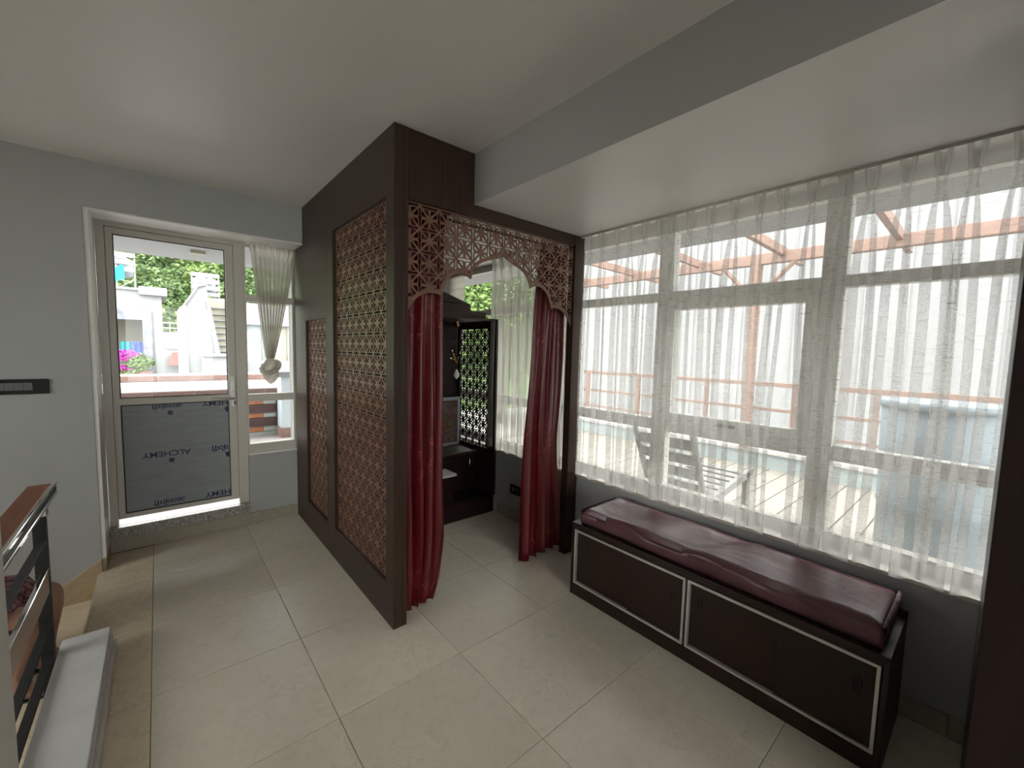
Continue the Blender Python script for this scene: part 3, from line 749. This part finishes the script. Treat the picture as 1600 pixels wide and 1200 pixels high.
obj('stone_top', B(1.54, 1.945, 2.98, 3.17, .4005, .422), 'shrine_marble', stl, bevel=.004)
pf = root('framed_picture', (2.1, 3.47, .542), 'silver-framed devotional picture standing on the shrine shelf', 'picture')
obj('picture_frame', MB().sheet([(1.90, .545), (2.275, .545), (2.275, 1.03), (1.90, 1.03)], [[(1.925, .575), (2.25, .575), (2.25, 1.0), (1.925, 1.0)]], 'y', 3.45, 3.475), 'frame_silver', pf, bevel=.004)
obj('print', B(1.925, 2.25, 3.462, 3.47, .575, 1.0), 'picture_print', pf)
lm = root('hanging_lamp', (2.16, 3.38, 1.2), 'brass hanging lamp with a crystal drop inside the shrine', 'lamp')
obj('ceiling_mount', MB().lathe((2.17, 3.36, 1.715), [(.012, 0), (.028, .012), (.022, .04), (.03, .06)], 16), 'brass', lm, smooth=True)
obj('chain', MB().tube([(2.17, 3.36, 1.72), (2.17, 3.36, 1.30)], .002, 6), 'chain_dark', lm)
for dx, dz in ((-.06, .10), (-.075, .03), (.03, .08)):
    b = obj('lamp_arm', MB().tube([(2.17, 3.36, 1.36), (2.17+dx*.4, 3.355, 1.40+dz*.2), (2.17+dx, 3.35, 1.38+dz)], .004, 6), 'brass', lm, smooth=True)
    obj('lamp_cup', MB().lathe((2.17+dx, 3.35, 1.38+dz), [(.004, -.006), (.012, 0), (.010, .016)], 12), 'chrome', b, smooth=True)
obj('crystal_drop', MB().lathe((2.17, 3.36, 1.215), [(.004, 0), (.022, .02), (.028, .045), (.016, .075), (.005, .095)], 8), 'crystal', lm)

# ------------------------------------------------------------------ switch plate and socket
sw = root('switch_plate', (-.66, YL, 1.176), 'long black switch plate with six grey rocker switches on the grey wall', 'switch')
obj('plate', B(-.83, -.502, YL-.008, YL-.0005, 1.176, 1.264), 'black_plastic', sw, bevel=.003)
for k in range(6): obj('rocker', B(-.785+.0365*k+.0008, -.785+.0365*(k+1)-.0008, YL-.012, YL-.008, 1.199, 1.243), 'switch_grey', sw, bevel=.001)
so = root('wall_socket', (XW, 2.68, .235), 'black socket plate low on the prayer-room wall', 'socket')
obj('plate', B(XW-.008, XW-.0005, 2.612, 2.745, .235, .318), 'black_plastic', so, bevel=.003)
for k in range(2): obj('rocker', B(XW-.011, XW-.008, 2.632+.05*k, 2.667+.05*k, .255, .298), 'switch_grey', so, bevel=.001)

# ------------------------------------------------------------------ kerb and stair railing
kb = root('marble_kerb', (-.3, 2.1, 0), 'white marble kerb slab along the stair railing', 'kerb')
obj('lower_slab', B(-.385, -.202, 1.52, 2.70, .001, .052), 'marble_edge', kb, bevel=.003)
obj('middle_slab', B(-.380, -.215, 1.515, 2.715, .053, .082), 'marble_edge', kb, bevel=.003)
obj('top_slab', B(-.385, -.222, 1.51, 2.73, .083, .103), 'marble_white', kb, bevel=.003)
rl = root('stair_railing', (-.41, 2.1, -.165), 'black stair railing with brown wooden handrail and chrome edging', 'railing')
hr = obj('handrail', B(-.462, -.381, 1.0, 2.745, .80, .85), 'wood_rail', rl, bevel=.008)
for z0, z1 in ((.838, .856), (.800, .812)): obj('chrome_edging', B(-.382, -.371, 1.0, 2.75, z0, z1), 'chrome', hr, bevel=.003)
obj('chrome_edging', B(-.380, -.374, 1.0, 2.748, .813, .837), 'wood_red', hr)
for yy in (2.62, 1.62):
    obj('post', B(-.432, -.392, yy-.02, yy+.02, -.164, .80), 'black_metal', rl, bevel=.003)
    obj('post_bracket', B(-.437, -.387, yy-.022, yy+.022, .74, .79), 'chrome', rl, bevel=.003)
for z0, z1 in ((.632, .641), (.262, .271), (.118, .127)):
    obj('rail_bar', B(-.419, -.388, 1.0, 2.60, z0, z1), 'black_metal', rl, bevel=.003)
mr = obj('middle_rail', B(-.405, -.3925, 1.0, 2.60, .402, .506), 'wood_tan', rl, bevel=.003)
obj('chrome_edging', B(-.406, -.389, 1.0, 2.60, .506, .514), 'chrome', mr, bevel=.002)

# ------------------------------------------------------------------ person sitting on the landing
def skinned(name, joints, bones, mat, parent, rootj=0, sub=2):
    me = bpy.data.meshes.new(name); ks = list(joints); me.from_pydata([joints[k][0] for k in ks], [(ks.index(a), ks.index(b)) for a, b in bones], [])
    o = bpy.data.objects.new(name, me); COL.objects.link(o); LOCS[o] = Vector((0, 0, 0)); me.materials.append(MATS[mat])
    o.modifiers.new('skin', 'SKIN'); o.modifiers.new('sub', 'SUBSURF').levels = sub; o.modifiers['sub'].render_levels = sub
    if not me.skin_vertices: me.skin_vertices_add() if hasattr(me, 'skin_vertices_add') else None
    for i, k in enumerate(ks):
        sv = me.skin_vertices[0].data[i]; r = joints[k][1]; sv.radius = r if isinstance(r, tuple) else (r, r); sv.use_root = (i == rootj)
    dg = bpy.context.evaluated_depsgraph_get(); m2 = bpy.data.meshes.new_from_object(o.evaluated_get(dg))
    o.modifiers.clear(); o.data = m2; m2.name = name
    m2.polygons.foreach_set('use_smooth', [True]*len(m2.polygons))
    if parent is not None: o.parent = parent; o.matrix_parent_inverse = Matrix.Translation(-LOCS[parent])
    return o
ps = root('person', (-.85, 3.0, -.165), 'person in a pink floral dress sitting on the landing behind the railing', 'person')
J = {'pelvis': ((-.86, 3.02, .19), (.13, .12)), 'waist': ((-.90, 3.02, .36), (.12, .10)), 'chest': ((-.90, 3.02, .56), (.13, .10)), 'neck0': ((-.88, 3.02, .70), .07), 'neck': ((-.865, 3.02, .76), .048), 'skull0': ((-.845, 3.02, .83), .075), 'skull': ((-.84, 3.02, .91), .088), 'crown': ((-.85, 3.02, .97), .06)}
BN = [('pelvis', 'waist'), ('waist', 'chest'), ('chest', 'neck0'), ('neck0', 'neck'), ('neck', 'skull0'), ('skull0', 'skull'), ('skull', 'crown')]
for sd, s, kn_, ft in (('l', 1, (-.462, 3.13, .195), (-.50, 3.02, -.125)), ('r', -1, (-.50, 2.86, .20), (-.56, 2.80, -.125))):
    hip = (-.80, 3.02+.085*s, .17)
    J['hip'+sd] = (hip, .085); J['mid'+sd] = (tuple((a+b)/2 for a, b in zip(hip, kn_)), .076); J['knee'+sd] = (kn_, .058); J['calf'+sd] = (tuple(a*.65+b*.35 for a, b in zip(kn_, ft)), .052)
    J['ankle'+sd] = (ft, .034); J['ball'+sd] = ((ft[0]+.10, ft[1]+.01*s, -.140), (.036, .020)); J['toe'+sd] = ((ft[0]+.17, ft[1]+.012*s, -.146), (.030, .014)); J['heel'+sd] = ((ft[0]-.035, ft[1], -.142), .022)
    BN += [('pelvis', 'hip'+sd), ('hip'+sd, 'mid'+sd), ('mid'+sd, 'knee'+sd), ('knee'+sd, 'calf'+sd), ('calf'+sd, 'ankle'+sd), ('ankle'+sd, 'ball'+sd), ('ball'+sd, 'toe'+sd), ('ankle'+sd, 'heel'+sd)]
    J['sho'+sd] = ((-.89, 3.02+.16*s, .64), .055); J['elb'+sd] = ((-.88, 3.02+.22*s, .40), .042); J['wri'+sd] = ((-.72, 3.02+.13*s, .295), .028); J['palm'+sd] = ((-.655, 3.02+.115*s, .285), (.034, .018))
    BN += [('chest', 'sho'+sd), ('sho'+sd, 'elb'+sd), ('elb'+sd, 'wri'+sd), ('wri'+sd, 'palm'+sd)]
    for q, (dy, ln) in enumerate(((.028, .075), (.010, .085), (-.009, .08), (-.026, .062))):
        b0 = (-.63, 3.02+.115*s+dy, .283); J[f'f{q}a'+sd] = ((b0[0]+ln*.5, b0[1]+dy*.2, .277), .0095); J[f'f{q}b'+sd] = ((b0[0]+ln*.9, b0[1]+dy*.25, .262), .008)
        BN += [('palm'+sd, f'f{q}a'+sd), (f'f{q}a'+sd, f'f{q}b'+sd)]
    J['th0'+sd] = ((-.675, 3.02+.115*s-.045*s, .285), .0105); J['th1'+sd] = ((-.645, 3.02+.115*s-.062*s, .276), .009); BN += [('palm'+sd, 'th0'+sd), ('th0'+sd, 'th1'+sd)]
body = skinned('body', J, BN, 'skin', ps)
D = {'pelvis': ((-.86, 3.02, .20), (.18, .17)), 'waist': ((-.90, 3.02, .37), (.155, .135)), 'chest': ((-.90, 3.02, .55), (.17, .14)), 'top': ((-.885, 3.02, .665), .09)}
DB = [('pelvis', 'waist'), ('waist', 'chest'), ('chest', 'top')]
for sd, s, kn_ in (('l', 1, (-.50, 3.12, .215)), ('r', -1, (-.52, 2.875, .225))):
    hip = (-.80, 3.02+.085*s, .19)
    D['hip'+sd] = (hip, .13); D['mid'+sd] = (tuple((a+b)/2 for a, b in zip(hip, kn_)), .125); D['hem'+sd] = (kn_, .105)
    D['sho'+sd] = ((-.89, 3.02+.16*s, .635), .072); D['sl'+sd] = ((-.887, 3.02+.195*s, .52), .062)
    DB += [('pelvis', 'hip'+sd), ('hip'+sd, 'mid'+sd), ('mid'+sd, 'hem'+sd), ('chest', 'sho'+sd), ('sho'+sd, 'sl'+sd)]
skinned('dress', D, DB, 'floral_cloth', ps)
Hh = {'a': ((-.875, 3.02, .93), .100), 'b': ((-.895, 3.02, .86), .085), 'c': ((-.93, 3.02, .72), .06), 'd': ((-.945, 3.02, .55), .03)}
skinned('hair', Hh, [('a', 'b'), ('b', 'c'), ('c', 'd')], 'hair', ps)
for s in (1, -1): obj('eye', MB().lathe((-.758, 3.02+.032*s, .892), [(.003, -.008), (.011, 0), (.003, .008)], 10), 'eye_white', ps, smooth=True)
obj('nose', MB().tube([(-.757, 3.02, .893), (-.742, 3.02, .868), (-.755, 3.02, .858)], [.006, .012, .008], 8), 'skin', ps, smooth=True)
obj('mouth', MB().tube([(-.768, 3.0, .838), (-.760, 3.02, .836), (-.768, 3.04, .838)], [.003, .006, .003], 8), 'lip', ps, smooth=True)
for s in (1, -1): obj('ear', MB().lathe((-.845, 3.02+.088*s, .875), [(.004, -.025), (.012, 0), (.006, .025)], 8), 'skin', ps, smooth=True)
for x, y_ in ((-.50, 3.02), (-.56, 2.80)):
    sd = obj('sandal', MB().prism([(x-.06, y_-.03), (x+.02, y_-.028), (x+.12, y_-.045), (x+.19, y_-.02), (x+.19, y_+.03), (x+.12, y_+.05), (x+.02, y_+.03), (x-.06, y_+.032)], 'z', -.164, -.156), 'sandal', ps)
    obj('strap', MB().tube([(x+.06, y_-.042, -.155), (x+.08, y_-.025, -.122), (x+.08, y_+.025, -.120), (x+.06, y_+.042, -.155)], .007, 6), 'sandal', sd, smooth=True)
st = root('low_stool', (-.88, 3.02, -.165), 'low wooden stool the seated person uses on the landing', 'stool')
obj('seat', B(-1.03, -.74, 2.86, 3.18, .04, .065), 'wood_rail', st, bevel=.006)
for x in (-1.0, -.80):
    for y_ in (2.88, 3.12): obj('leg', B(x, x+.035, y_, y_+.035, -.164, .04), 'wood_rail', st, bevel=.003)

# ------------------------------------------------------------------ outside the door: covered terrace and parapet
tf = obj('terrace_floor', B(-3.1, 2.55, YB+.2, 7.3, -.2, .09), 'grout_white', kind='structure')
for i in range(5):
    for j in range(5):
        x = -.9+.62*i; y_ = 4.75+.5*j
        tile(tf, 'terrace_tile', x, x+.612, y_, y_+.49, .10, 'terrace_tile', .009)
obj('terrace_roof', B(-4, 2.55, YB+.2, 7.12, 2.60, 2.78), 'house_white', kind='structure')
tag(obj('soffit_light', B(.33, .478, 6.30, 6.42, 2.56, 2.599), 'house_cream', bevel=.006), 'small beige light fitting under the terrace roof outside the door', 'light fitting')
pw = root('parapet_wall', (.6, 7.5, .09), kind='structure')
obj('wall_core', B(-3.1, 2.6, 7.33, 9.4, -.2, .74), 'house_white', pw)
zr = [(.585, .64), (.455, .578), (.378, .438), (.245, .373), (.16, .228)]
for k, (z0, z1) in enumerate(zr):
    if k % 2: obj('slat', B(-2.4, 1.385, 7.30, 7.33, z0, z1), 'slat_dark', pw, bevel=.004)
    else:
        obj('slat', B(-2.4, 1.205, 7.305, 7.33, z0, z1), 'slat_orange', pw, bevel=.004)
        obj('slat', B(1.21, 1.385, 7.305, 7.33, z0, z1), 'slat_pale', pw, bevel=.004)
obj('plinth_tile', B(-2.4, 1.385, 7.29, 7.33, .09, .155), 'slat_pale', pw)
obj('ledge_slab', B(-3.0, 2.2, 7.26, 9.02, .74, .83), 'grout_white', pw)
for i in range(9):
    x = -2.2+.43*i
    obj('edge_tile', B(x, x+.42, 7.245, 7.26, .745, .828), 'tile_brown', pw, bevel=.002)
    obj('ledge_tile', B(x+.01, x+.43, 7.27, 9.0, .83, .838), 'terrace_tile', pw, bevel=.002)
obj('back_curb', B(-3.2, 2.6, 9.02, 9.3, .6, .955), 'grout_white', pw)
for i in range(10):
    x = -2.6+.52*i
    obj('edge_tile', B(x, x+.505, 9.0, 9.02, .845, .935), 'tile_brown', pw, bevel=.002)
pl = root('white_pillar', (1.6, 7.1, .09), 'pale square pillar with a tiled foot on the terrace', 'pillar')
obj('shaft', B(1.39, 1.85, 6.95, 7.24, .24, 1.02), 'pillar_blue', pl, bevel=.006)
obj('foot_tile', B(1.37, 1.87, 6.93, 7.24, .101, .24), 'tile_brown', pl, bevel=.004)
obj('cap', B(1.34, 1.90, 6.90, 7.24, 1.02, 1.10), 'house_white', pl, bevel=.006)

# ------------------------------------------------------------------ houses and hillside beyond
obj('outer_ground', B(-60, 70, -40, 30, -3.4, -3.2), 'ground_grey', kind='structure')
h = root('white_house', (-1.5, 20, -3.2), 'white house with a slate-framed balcony recess beyond the parapet, left', 'building')
s = 20/9
def X(x, Y): return x*Y/9
def Z(z, Y): return 1.5+(z-1.5)*Y/9
obj('house_wall', MB().sheet([(-5, -3.2), (.165, -3.2), (.165, 3.3), (-5, 3.3)], [[(-3.4, .2), (-.12, .2), (-.12, 2.62), (-3.4, 2.62)]], 'y', 20, 23), 'house_white', h)
obj('cornice', B(-.45, .33, 19.8, 23, 3.15, 3.44), 'house_white', h, bevel=.02)
obj('roof_slab', B(-5, -.45, 19.9, 23, 3.30, 3.38), 'house_white', h)
obj('slate_surround', MB().sheet([(-3.4, .2), (-.12, .2), (-.12, 2.62), (-3.4, 2.62)], [[(-3.1, .2+.001), (-.39, .201), (-.39, 2.26), (-3.1, 2.26)]], 'y', 19.95, 20.6), 'slate', h)
obj('recess_wall', B(-3.4, .0, 22.2, 22.4, .2, 2.7), 'house_cream', h)
obj('balcony_floor', B(-3.4, .0, 19.3, 22.2, .05, .2), 'house_white', h)
for z in (.5, .78): obj('balcony_rail', MB().tube([(-3.0, 19.35, z), (-.12, 19.35, z)], .03, 8), 'house_white', h)
for x in (-2.2, -1.2, -.15): obj('balcony_post', MB().tube([(x, 19.35, .2), (x, 19.35, .8)], .025, 8), 'house_white', h)
for k, (x0, x1, mt, lb) in enumerate(((-1.02, -.74, 'cloth_teal', 'teal towel drying on the balcony of the white house'), (-.73, -.42, 'cloth_blue', 'blue patterned towel drying on the balcony of the white house'))):
    rows = [[(x0+(x1-x0)*u/8, 20.3+.02*math.sin(u*1.7+k), 1.48-.62*v/6) for u in range(9)] for v in range(7)]
    o = obj('towel', MB().grid(rows), mt, fixn=False); o.modifiers.new('cloth', 'SOLIDIFY').thickness = .01; tag(o, lb, 'towel')
def leaves(n, c, r, size, seed, flat=.5):
    rnd = random.Random(seed); mb = MB()
    for _ in range(n):
        while True:
            p = Vector((rnd.uniform(-1, 1), rnd.uniform(-1, 1), rnd.uniform(-1, 1)))
            if .25 < p.length < 1: break
        p = p*(p.length**-.35); k = 1+.18*math.sin(5*p.x+seed)*math.cos(4*p.z+2*p.y)
        q = Vector((c[0]+p.x*r[0]*k, c[1]+p.y*r[1]*k, c[2]+p.z*r[2]*k)); sz = size*rnd.uniform(.6, 1.3)
        u = Vector((rnd.uniform(-1, 1), rnd.uniform(-1, 1), rnd.uniform(-.6, .6))).normalized(); w = u.cross(Vector((rnd.uniform(-1, 1), rnd.uniform(-1, 1), rnd.uniform(.2, 1)))).normalized()
        mb.add([q-u*sz, q+w*sz*flat, q+u*sz, q-w*sz*flat], [(0, 1, 2, 3)])
    return mb
bv = root('flowering_shrub', (-.8, 19.1, .2), 'magenta flowering shrub in a red pot on the balcony rail', 'plant')
obj('blossom', leaves(420, (-.95, 19.15, 1.02), (.46, .25, .17), .07, 3), 'petal_magenta', bv, fixn=False, kind='stuff')
obj('foliage', leaves(420, (-.50, 19.15, .78), (.36, .25, .28), .08, 4), 'leaf_bright', bv, fixn=False, kind='stuff')
obj('blossom', leaves(120, (-.95, 19.15, .58), (.30, .2, .10), .06, 5), 'petal_magenta', bv, fixn=False, kind='stuff')
obj('foliage', leaves(200, (-.80, 19.15, .42), (.40, .2, .14), .07, 6), 'leaf_bright', bv, fixn=False, kind='stuff')
obj('stem', MB().tube([(-.52, 19.15, .3), (-.55, 19.15, .6), (-.7, 19.15, .9)], [.03, .025, .012], 6), 'bark', bv)
obj('pot', MB().lathe((-.36, 19.15, .20), [(.10, 0), (.16, .06), (.18, .24), (.16, .25)], 14), 'pot_red', bv)
def tank_rack(name, label, x0, x1, y0, zb, zt, n, leg=True):
    r = root(name, ((x0+x1)/2, y0, zb), label, 'water tank rack'); dz = (zt-zb)*(.60 if leg else .9)/n
    for k in range(n):
        z1 = zt-dz*k; obj('louvre_board', B(x0, x1, y0, y0+.05, z1-dz*.62, z1), 'house_white', r)
    for x in (x0, (x0+x1)/2, x1-.05): obj('rack_post', B(x, x+.05, y0+.06, y0+.12, zb, zt), 'house_white', r)
    obj('rack_brace', MB().tube([(x0+(x1-x0)*.55, y0+.05, zb), (x1, y0+.05, zb+(zt-zb)*.3)], .02, 6), 'house_white', r)
    obj('tank', MB().lathe(((x0+x1)/2, y0+.6, zb+(zt-zb)*.35), [((x1-x0)*.3, 0), ((x1-x0)*.42, .05), ((x1-x0)*.42, (zt-zb)*.5), ((x1-x0)*.2, (zt-zb)*.6)], 20), 'house_grey', r, smooth=True)
    return r
tank_rack('tank_rack', 'white louvred water tank rack on the roof of the left house', -1.6, -.52, 20.6, 3.385, 4.66, 3)
o = obj('hanging_cloth', MB().grid([[(-1.12+.3*u/6, 20.5+.03*math.sin(u), 4.15-.5*v/5-.05*math.sin(u)) for u in range(7)] for v in range(6)]), 'cloth_cyan', fixn=False); o.modifiers.new('cloth', 'SOLIDIFY').thickness = .012
tag(o, 'turquoise cloth hanging from the tank rack on the left roof', 'cloth')
# second white house with the sloping gable and outside stair
h2_ = root('gabled_house', (1.2, 16, -3.2), 'white house with a sloping gable wall and outside stair, beyond the parapet', 'building')
Y2 = 16
obj('gable_wall', MB().prism([(.52, -3.2), (.54, 2.54), (.66, 2.68), (.67, 2.60), (1.00, 3.20), (1.20, 3.25), (1.36, 1.17), (1.36, -3.2)], 'y', Y2, Y2+2.5), 'house_white', h2_)
obj('gable_coping', MB().prism([(.66, 2.60), (1.00, 3.20), (1.21, 3.26), (1.21, 3.33), (.99, 3.27), (.62, 2.64)], 'y', Y2-.08, Y2+2.5), 'house_white', h2_)
obj('string_wall', MB().prism([(1.18, 2.82), (1.25, 2.82), (1.50, 1.17), (1.36, 1.17)], 'y', Y2-.12, Y2), 'house_white', h2_)
obj('corner_rib', B(.60, .70, Y2-.1, Y2, -3.2, 2.60), 'house_white', h2_)
obj('stair_back', B(1.2, 1.75, Y2+.6, Y2+.7, -3.2, 2.95), 'house_cream', h2_)
for k in range(8): obj('stair_slat', B(1.25+.027*k, 1.75, Y2+.5, Y2+.62, 2.62-.2*k, 2.665-.2*k), 'house_white', h2_)
obj('lower_block', B(1.02, 1.9, Y2-.6, Y2-.12, -3.2, 1.10), 'house_white', h2_)
obj('block_coping', B(.98, 1.95, Y2-.7, Y2-.10, 1.10, 1.18), 'house_white', h2_)
obj('upper_floor', B(1.75, 4.6, Y2+.3, Y2+2.5, 2.15, 2.86), 'house_white', h2_)
obj('glazed_wall', B(1.75, 2.75, Y2+.6, Y2+.7, .9, 2.15), 'pillar_blue', h2_)
obj('door_wall', B(2.75, 4.6, Y2+.5, Y2+.7, .9, 2.15), 'house_cream', h2_)
for x in (2.2, 2.72, 3.5): obj('window_bar', B(x, x+.06, Y2+.4, Y2+.5, .9, 2.15), 'house_grey', h2_)
obj('stair_rail', MB().tube([(1.95, Y2+.3, 1.0), (2.45, Y2+.3, 1.85)], .025, 6), 'house_grey', h2_)
obj('lower_band', B(1.75, 4.6, Y2-.1, Y2+.3, .55, .95), 'house_white', h2_)
obj('lower_wall', B(1.75, 4.6, Y2+.2, Y2+.4, -3.2, .55), 'house_grey', h2_)
tank_rack('tank_rack', 'white louvred water tank rack above the gabled house', .90, 1.66, 17.2, 2.87, 3.80, 4, False)
# far building between the two
h3 = root('far_building', (.7, 27, -3.2), 'distant white building with a red tiled canopy between the two houses', 'building')
obj('building_wall', B(-.6, 2.4, 27, 30, -3.2, 2.0), 'house_white', h3)
for z0, z1 in ((1.15, 1.75), (-.1, .30)): obj('window_band', B(.3, 1.1, 26.96, 27, z0, z1), 'house_grey', h3)
obj('canopy', MB().prism([(.4, .35), (1.05, .35), (.98, .95), (.6, 1.0), (.4, .75)], 'y', 26.4, 26.9), 'roof_red', h3)
for z in (2.2, 2.45): obj('roof_rail', MB().tube([(-.5, 27.1, z), (2.3, 27.1, z)], .035, 6), 'house_cream', h3)
for k in range(6): obj('roof_post', MB().tube([(-.5+.5*k, 27.1, 2.0), (-.5+.5*k, 27.1, 2.5)], .025, 6), 'house_cream', h3)
# hillside with trees
rows = []
for j in range(14):
    t = j/13; y_ = 29+t*32
    rows.append([(-45+115*u/23, y_-.14*(-45+115*u/23)+.6*math.sin(u*1.3+j), -3.2+17*(t**.8)+.7*math.sin(u*.9+j*.7)) for u in range(24)])
obj('hillside', MB().grid(rows), 'grass_ground', kind='structure', smooth=True, fixn=False)
rnd = random.Random(21)
spots = []
for k in range(18): spots.append((-4.0+(k % 6)*1.9+(k//6)*.6+rnd.uniform(-.3, .3), 31+(k//6)*3.6+rnd.uniform(-.6, .6)))
for k in range(6): spots.append((12.0+k*2.3+rnd.uniform(-.3, .3), 21+(k % 2)*2.2+rnd.uniform(-.5, .5)))
protos = []
for k, (x, y_) in enumerate(spots):
    t0 = max(0, min(1, (y_+.14*x-29)/32)); zb = -3.2+17*(t0**.8) if y_ > 29 else -3.2
    hgt = rnd.uniform(4.6, 6.2) if y_ > 29 else rnd.uniform(11, 14)
    tr = root('leafy_tree', (x, y_, zb-.5), 'leafy green tree on the hillside behind the houses' if y_ > 29 else 'leafy green tree seen through the far end of the long window', 'tree', 'hillside trees' if y_ > 29 else 'trees past the long window')
    obj('trunk', MB().tube([(x, y_, zb-.5), (x+.1, y_, zb+hgt*.4), (x, y_+.1, zb+hgt*.8)], [.16, .11, .04], 7), 'bark', tr, smooth=True)
    r = hgt*.30 if y_ > 29 else hgt*.22
    obj('foliage', leaves(3200 if y_ > 29 else 9000, (x, y_, zb+hgt*.62), (r*1.25, r, hgt*.44), .17 if y_ > 29 else .14, k), 'leaf_hill' if k % 3 else 'leaf_bright', tr, fixn=False, kind='stuff')

# ------------------------------------------------------------------ outside the long window: deck, railing, pergola
dk = obj('deck_floor', B(XF+.18, 6.2, -3.2, 5.6, -.2, -.012), 'grout', kind='structure')
for k in range(34):
    y_ = -1.6+.205*k; tile(dk, 'deck_paver', XF+.2, 6.2, y_+.006, y_+.199, 0, 'deck_paver', .012)
kbw = root('terrace_kerb', (6.3, 1.5, 0), kind='structure')
obj('kerb_body', B(6.2, 6.42, -3.4, 6.4, -.2, .20), 'kerb_blue', kbw)
obj('kerb_coping', B(6.16, 6.46, -3.4, 6.4, .20, .25), 'grout_white', kbw, bevel=.004)
ra = root('terrace_railing', (6.3, 1.5, .25), 'brown metal terrace railing seen through the sheer curtains', 'railing')
for z, t in ((1.13, .03), (.79, .022), (.50, .018)): obj('rail', B(6.27, 6.31, -2.6, 5.2, z-t, z+t), 'rail_brown', ra, bevel=.004)
for y_ in (-2.0, -1.1, -.1, .88, 1.69, 2.83, 4.0, 5.1): obj('post', B(6.265, 6.315, y_-.03, y_+.03, .25, 1.10), 'rail_brown', ra, bevel=.004)
pg = root('pergola', (4.5, 1.5, 0), 'brown timber pergola frame over the terrace', 'pergola')
obj('front_beam', B(6.12, 6.22, -3.4, 5.4, 2.72, 2.86), 'rail_brown', pg, bevel=.008)
for y_ in (-1.9, 2.2, 5.3): obj('post', B(6.10, 6.20, y_-.06, y_+.06, .25, 2.72), 'rail_brown', pg, bevel=.006)
for k in range(8):
    y_ = -2.5+1.1*k; obj('rafter', MB().add([(XF+.2, y_-.03, 2.86), (XF+.2, y_+.03, 2.86), (6.9, y_+.03, 2.78), (6.9, y_-.03, 2.78), (XF+.2, y_-.03, 2.96), (XF+.2, y_+.03, 2.96), (6.9, y_+.03, 2.88), (6.9, y_-.03, 2.88)], [(0, 1, 2, 3), (7, 6, 5, 4), (0, 4, 5, 1), (1, 5, 6, 2), (2, 6, 7, 3), (3, 7, 4, 0)]), 'rail_brown', pg)
for y_ in (2.2,):
    for sgn in (-1, 1): obj('brace', MB().tube([(6.15, y_, 2.25), (6.15, y_+sgn*.45, 2.74)], .03, 6), 'rail_brown', pg)
tk = root('water_drum', (4.35, .25, 0), 'tall grey-blue water drum standing on the deck outside the window', 'drum')
obj('drum_body', MB().lathe((4.35, .25, 0), [(.28, .001), (.30, .03), (.305, .4), (.315, .42), (.31, .44), (.315, .8), (.325, .82), (.32, .84), (.325, 1.16)], 32), 'tank_blue', tk, smooth=True)
obj('drum_rim', MB().lathe((4.35, .25, 1.15), [(.335, 0), (.345, .015), (.34, .05), (.30, .05)], 32), 'tank_blue', tk, smooth=True)
ch = root('garden_lounger', (3.55, 1.65, 0), 'weathered grey wooden deck chair outside the window', 'chair')
for dy in (-.24, .24):
    obj('side_rail', MB().add([(3.1, 1.65+dy-.02, .28), (3.1, 1.65+dy+.02, .28), (4.15, 1.65+dy+.02, .42), (4.15, 1.65+dy-.02, .42), (3.1, 1.65+dy-.02, .34), (3.1, 1.65+dy+.02, .34), (4.15, 1.65+dy+.02, .48), (4.15, 1.65+dy-.02, .48)], [(0, 1, 2, 3), (7, 6, 5, 4), (0, 4, 5, 1), (1, 5, 6, 2), (2, 6, 7, 3), (3, 7, 4, 0)]), 'chair_grey', ch)
    for x in (3.2, 4.0): obj('leg', B(x, x+.05, 1.65+dy-.02, 1.65+dy+.02, .001, .46), 'chair_grey', ch)
    obj('back_post', MB().tube([(3.25, 1.65+dy, .3), (2.95, 1.65+dy, .92)], .024, 8), 'chair_grey', ch)
for k in range(7): obj('seat_slat', B(3.3+.11*k, 3.39+.11*k, 1.40, 1.90, .345+.0147*k, .362+.0147*k), 'chair_grey', ch, bevel=.003)
for k in range(4):
    t = .25+.2*k; x = 3.25-.30*t; z = .3+.62*t; obj('back_slat', B(x-.012, x+.012, 1.41, 1.89, z-.04, z+.04), 'chair_grey', ch, bevel=.003)
nb = root('neighbour_wall', (11, 1, -3.2), 'tall white ribbed wall of the neighbouring building past the terrace', 'building')
obj('wall_sheet', B(11, 11.4, -14, 10.2, -3.2, 6.5), 'neighbour_white', nb)
for k in range(40): obj('wall_rib', B(10.95, 11, -13.8+.6*k, -13.72+.6*k, -3.2, 6.4), 'neighbour_white', nb)

obj('window_eave', B(XF+.09, 3.4, -3.4, 5.2, 2.40, 2.52), 'house_white', kind='structure')
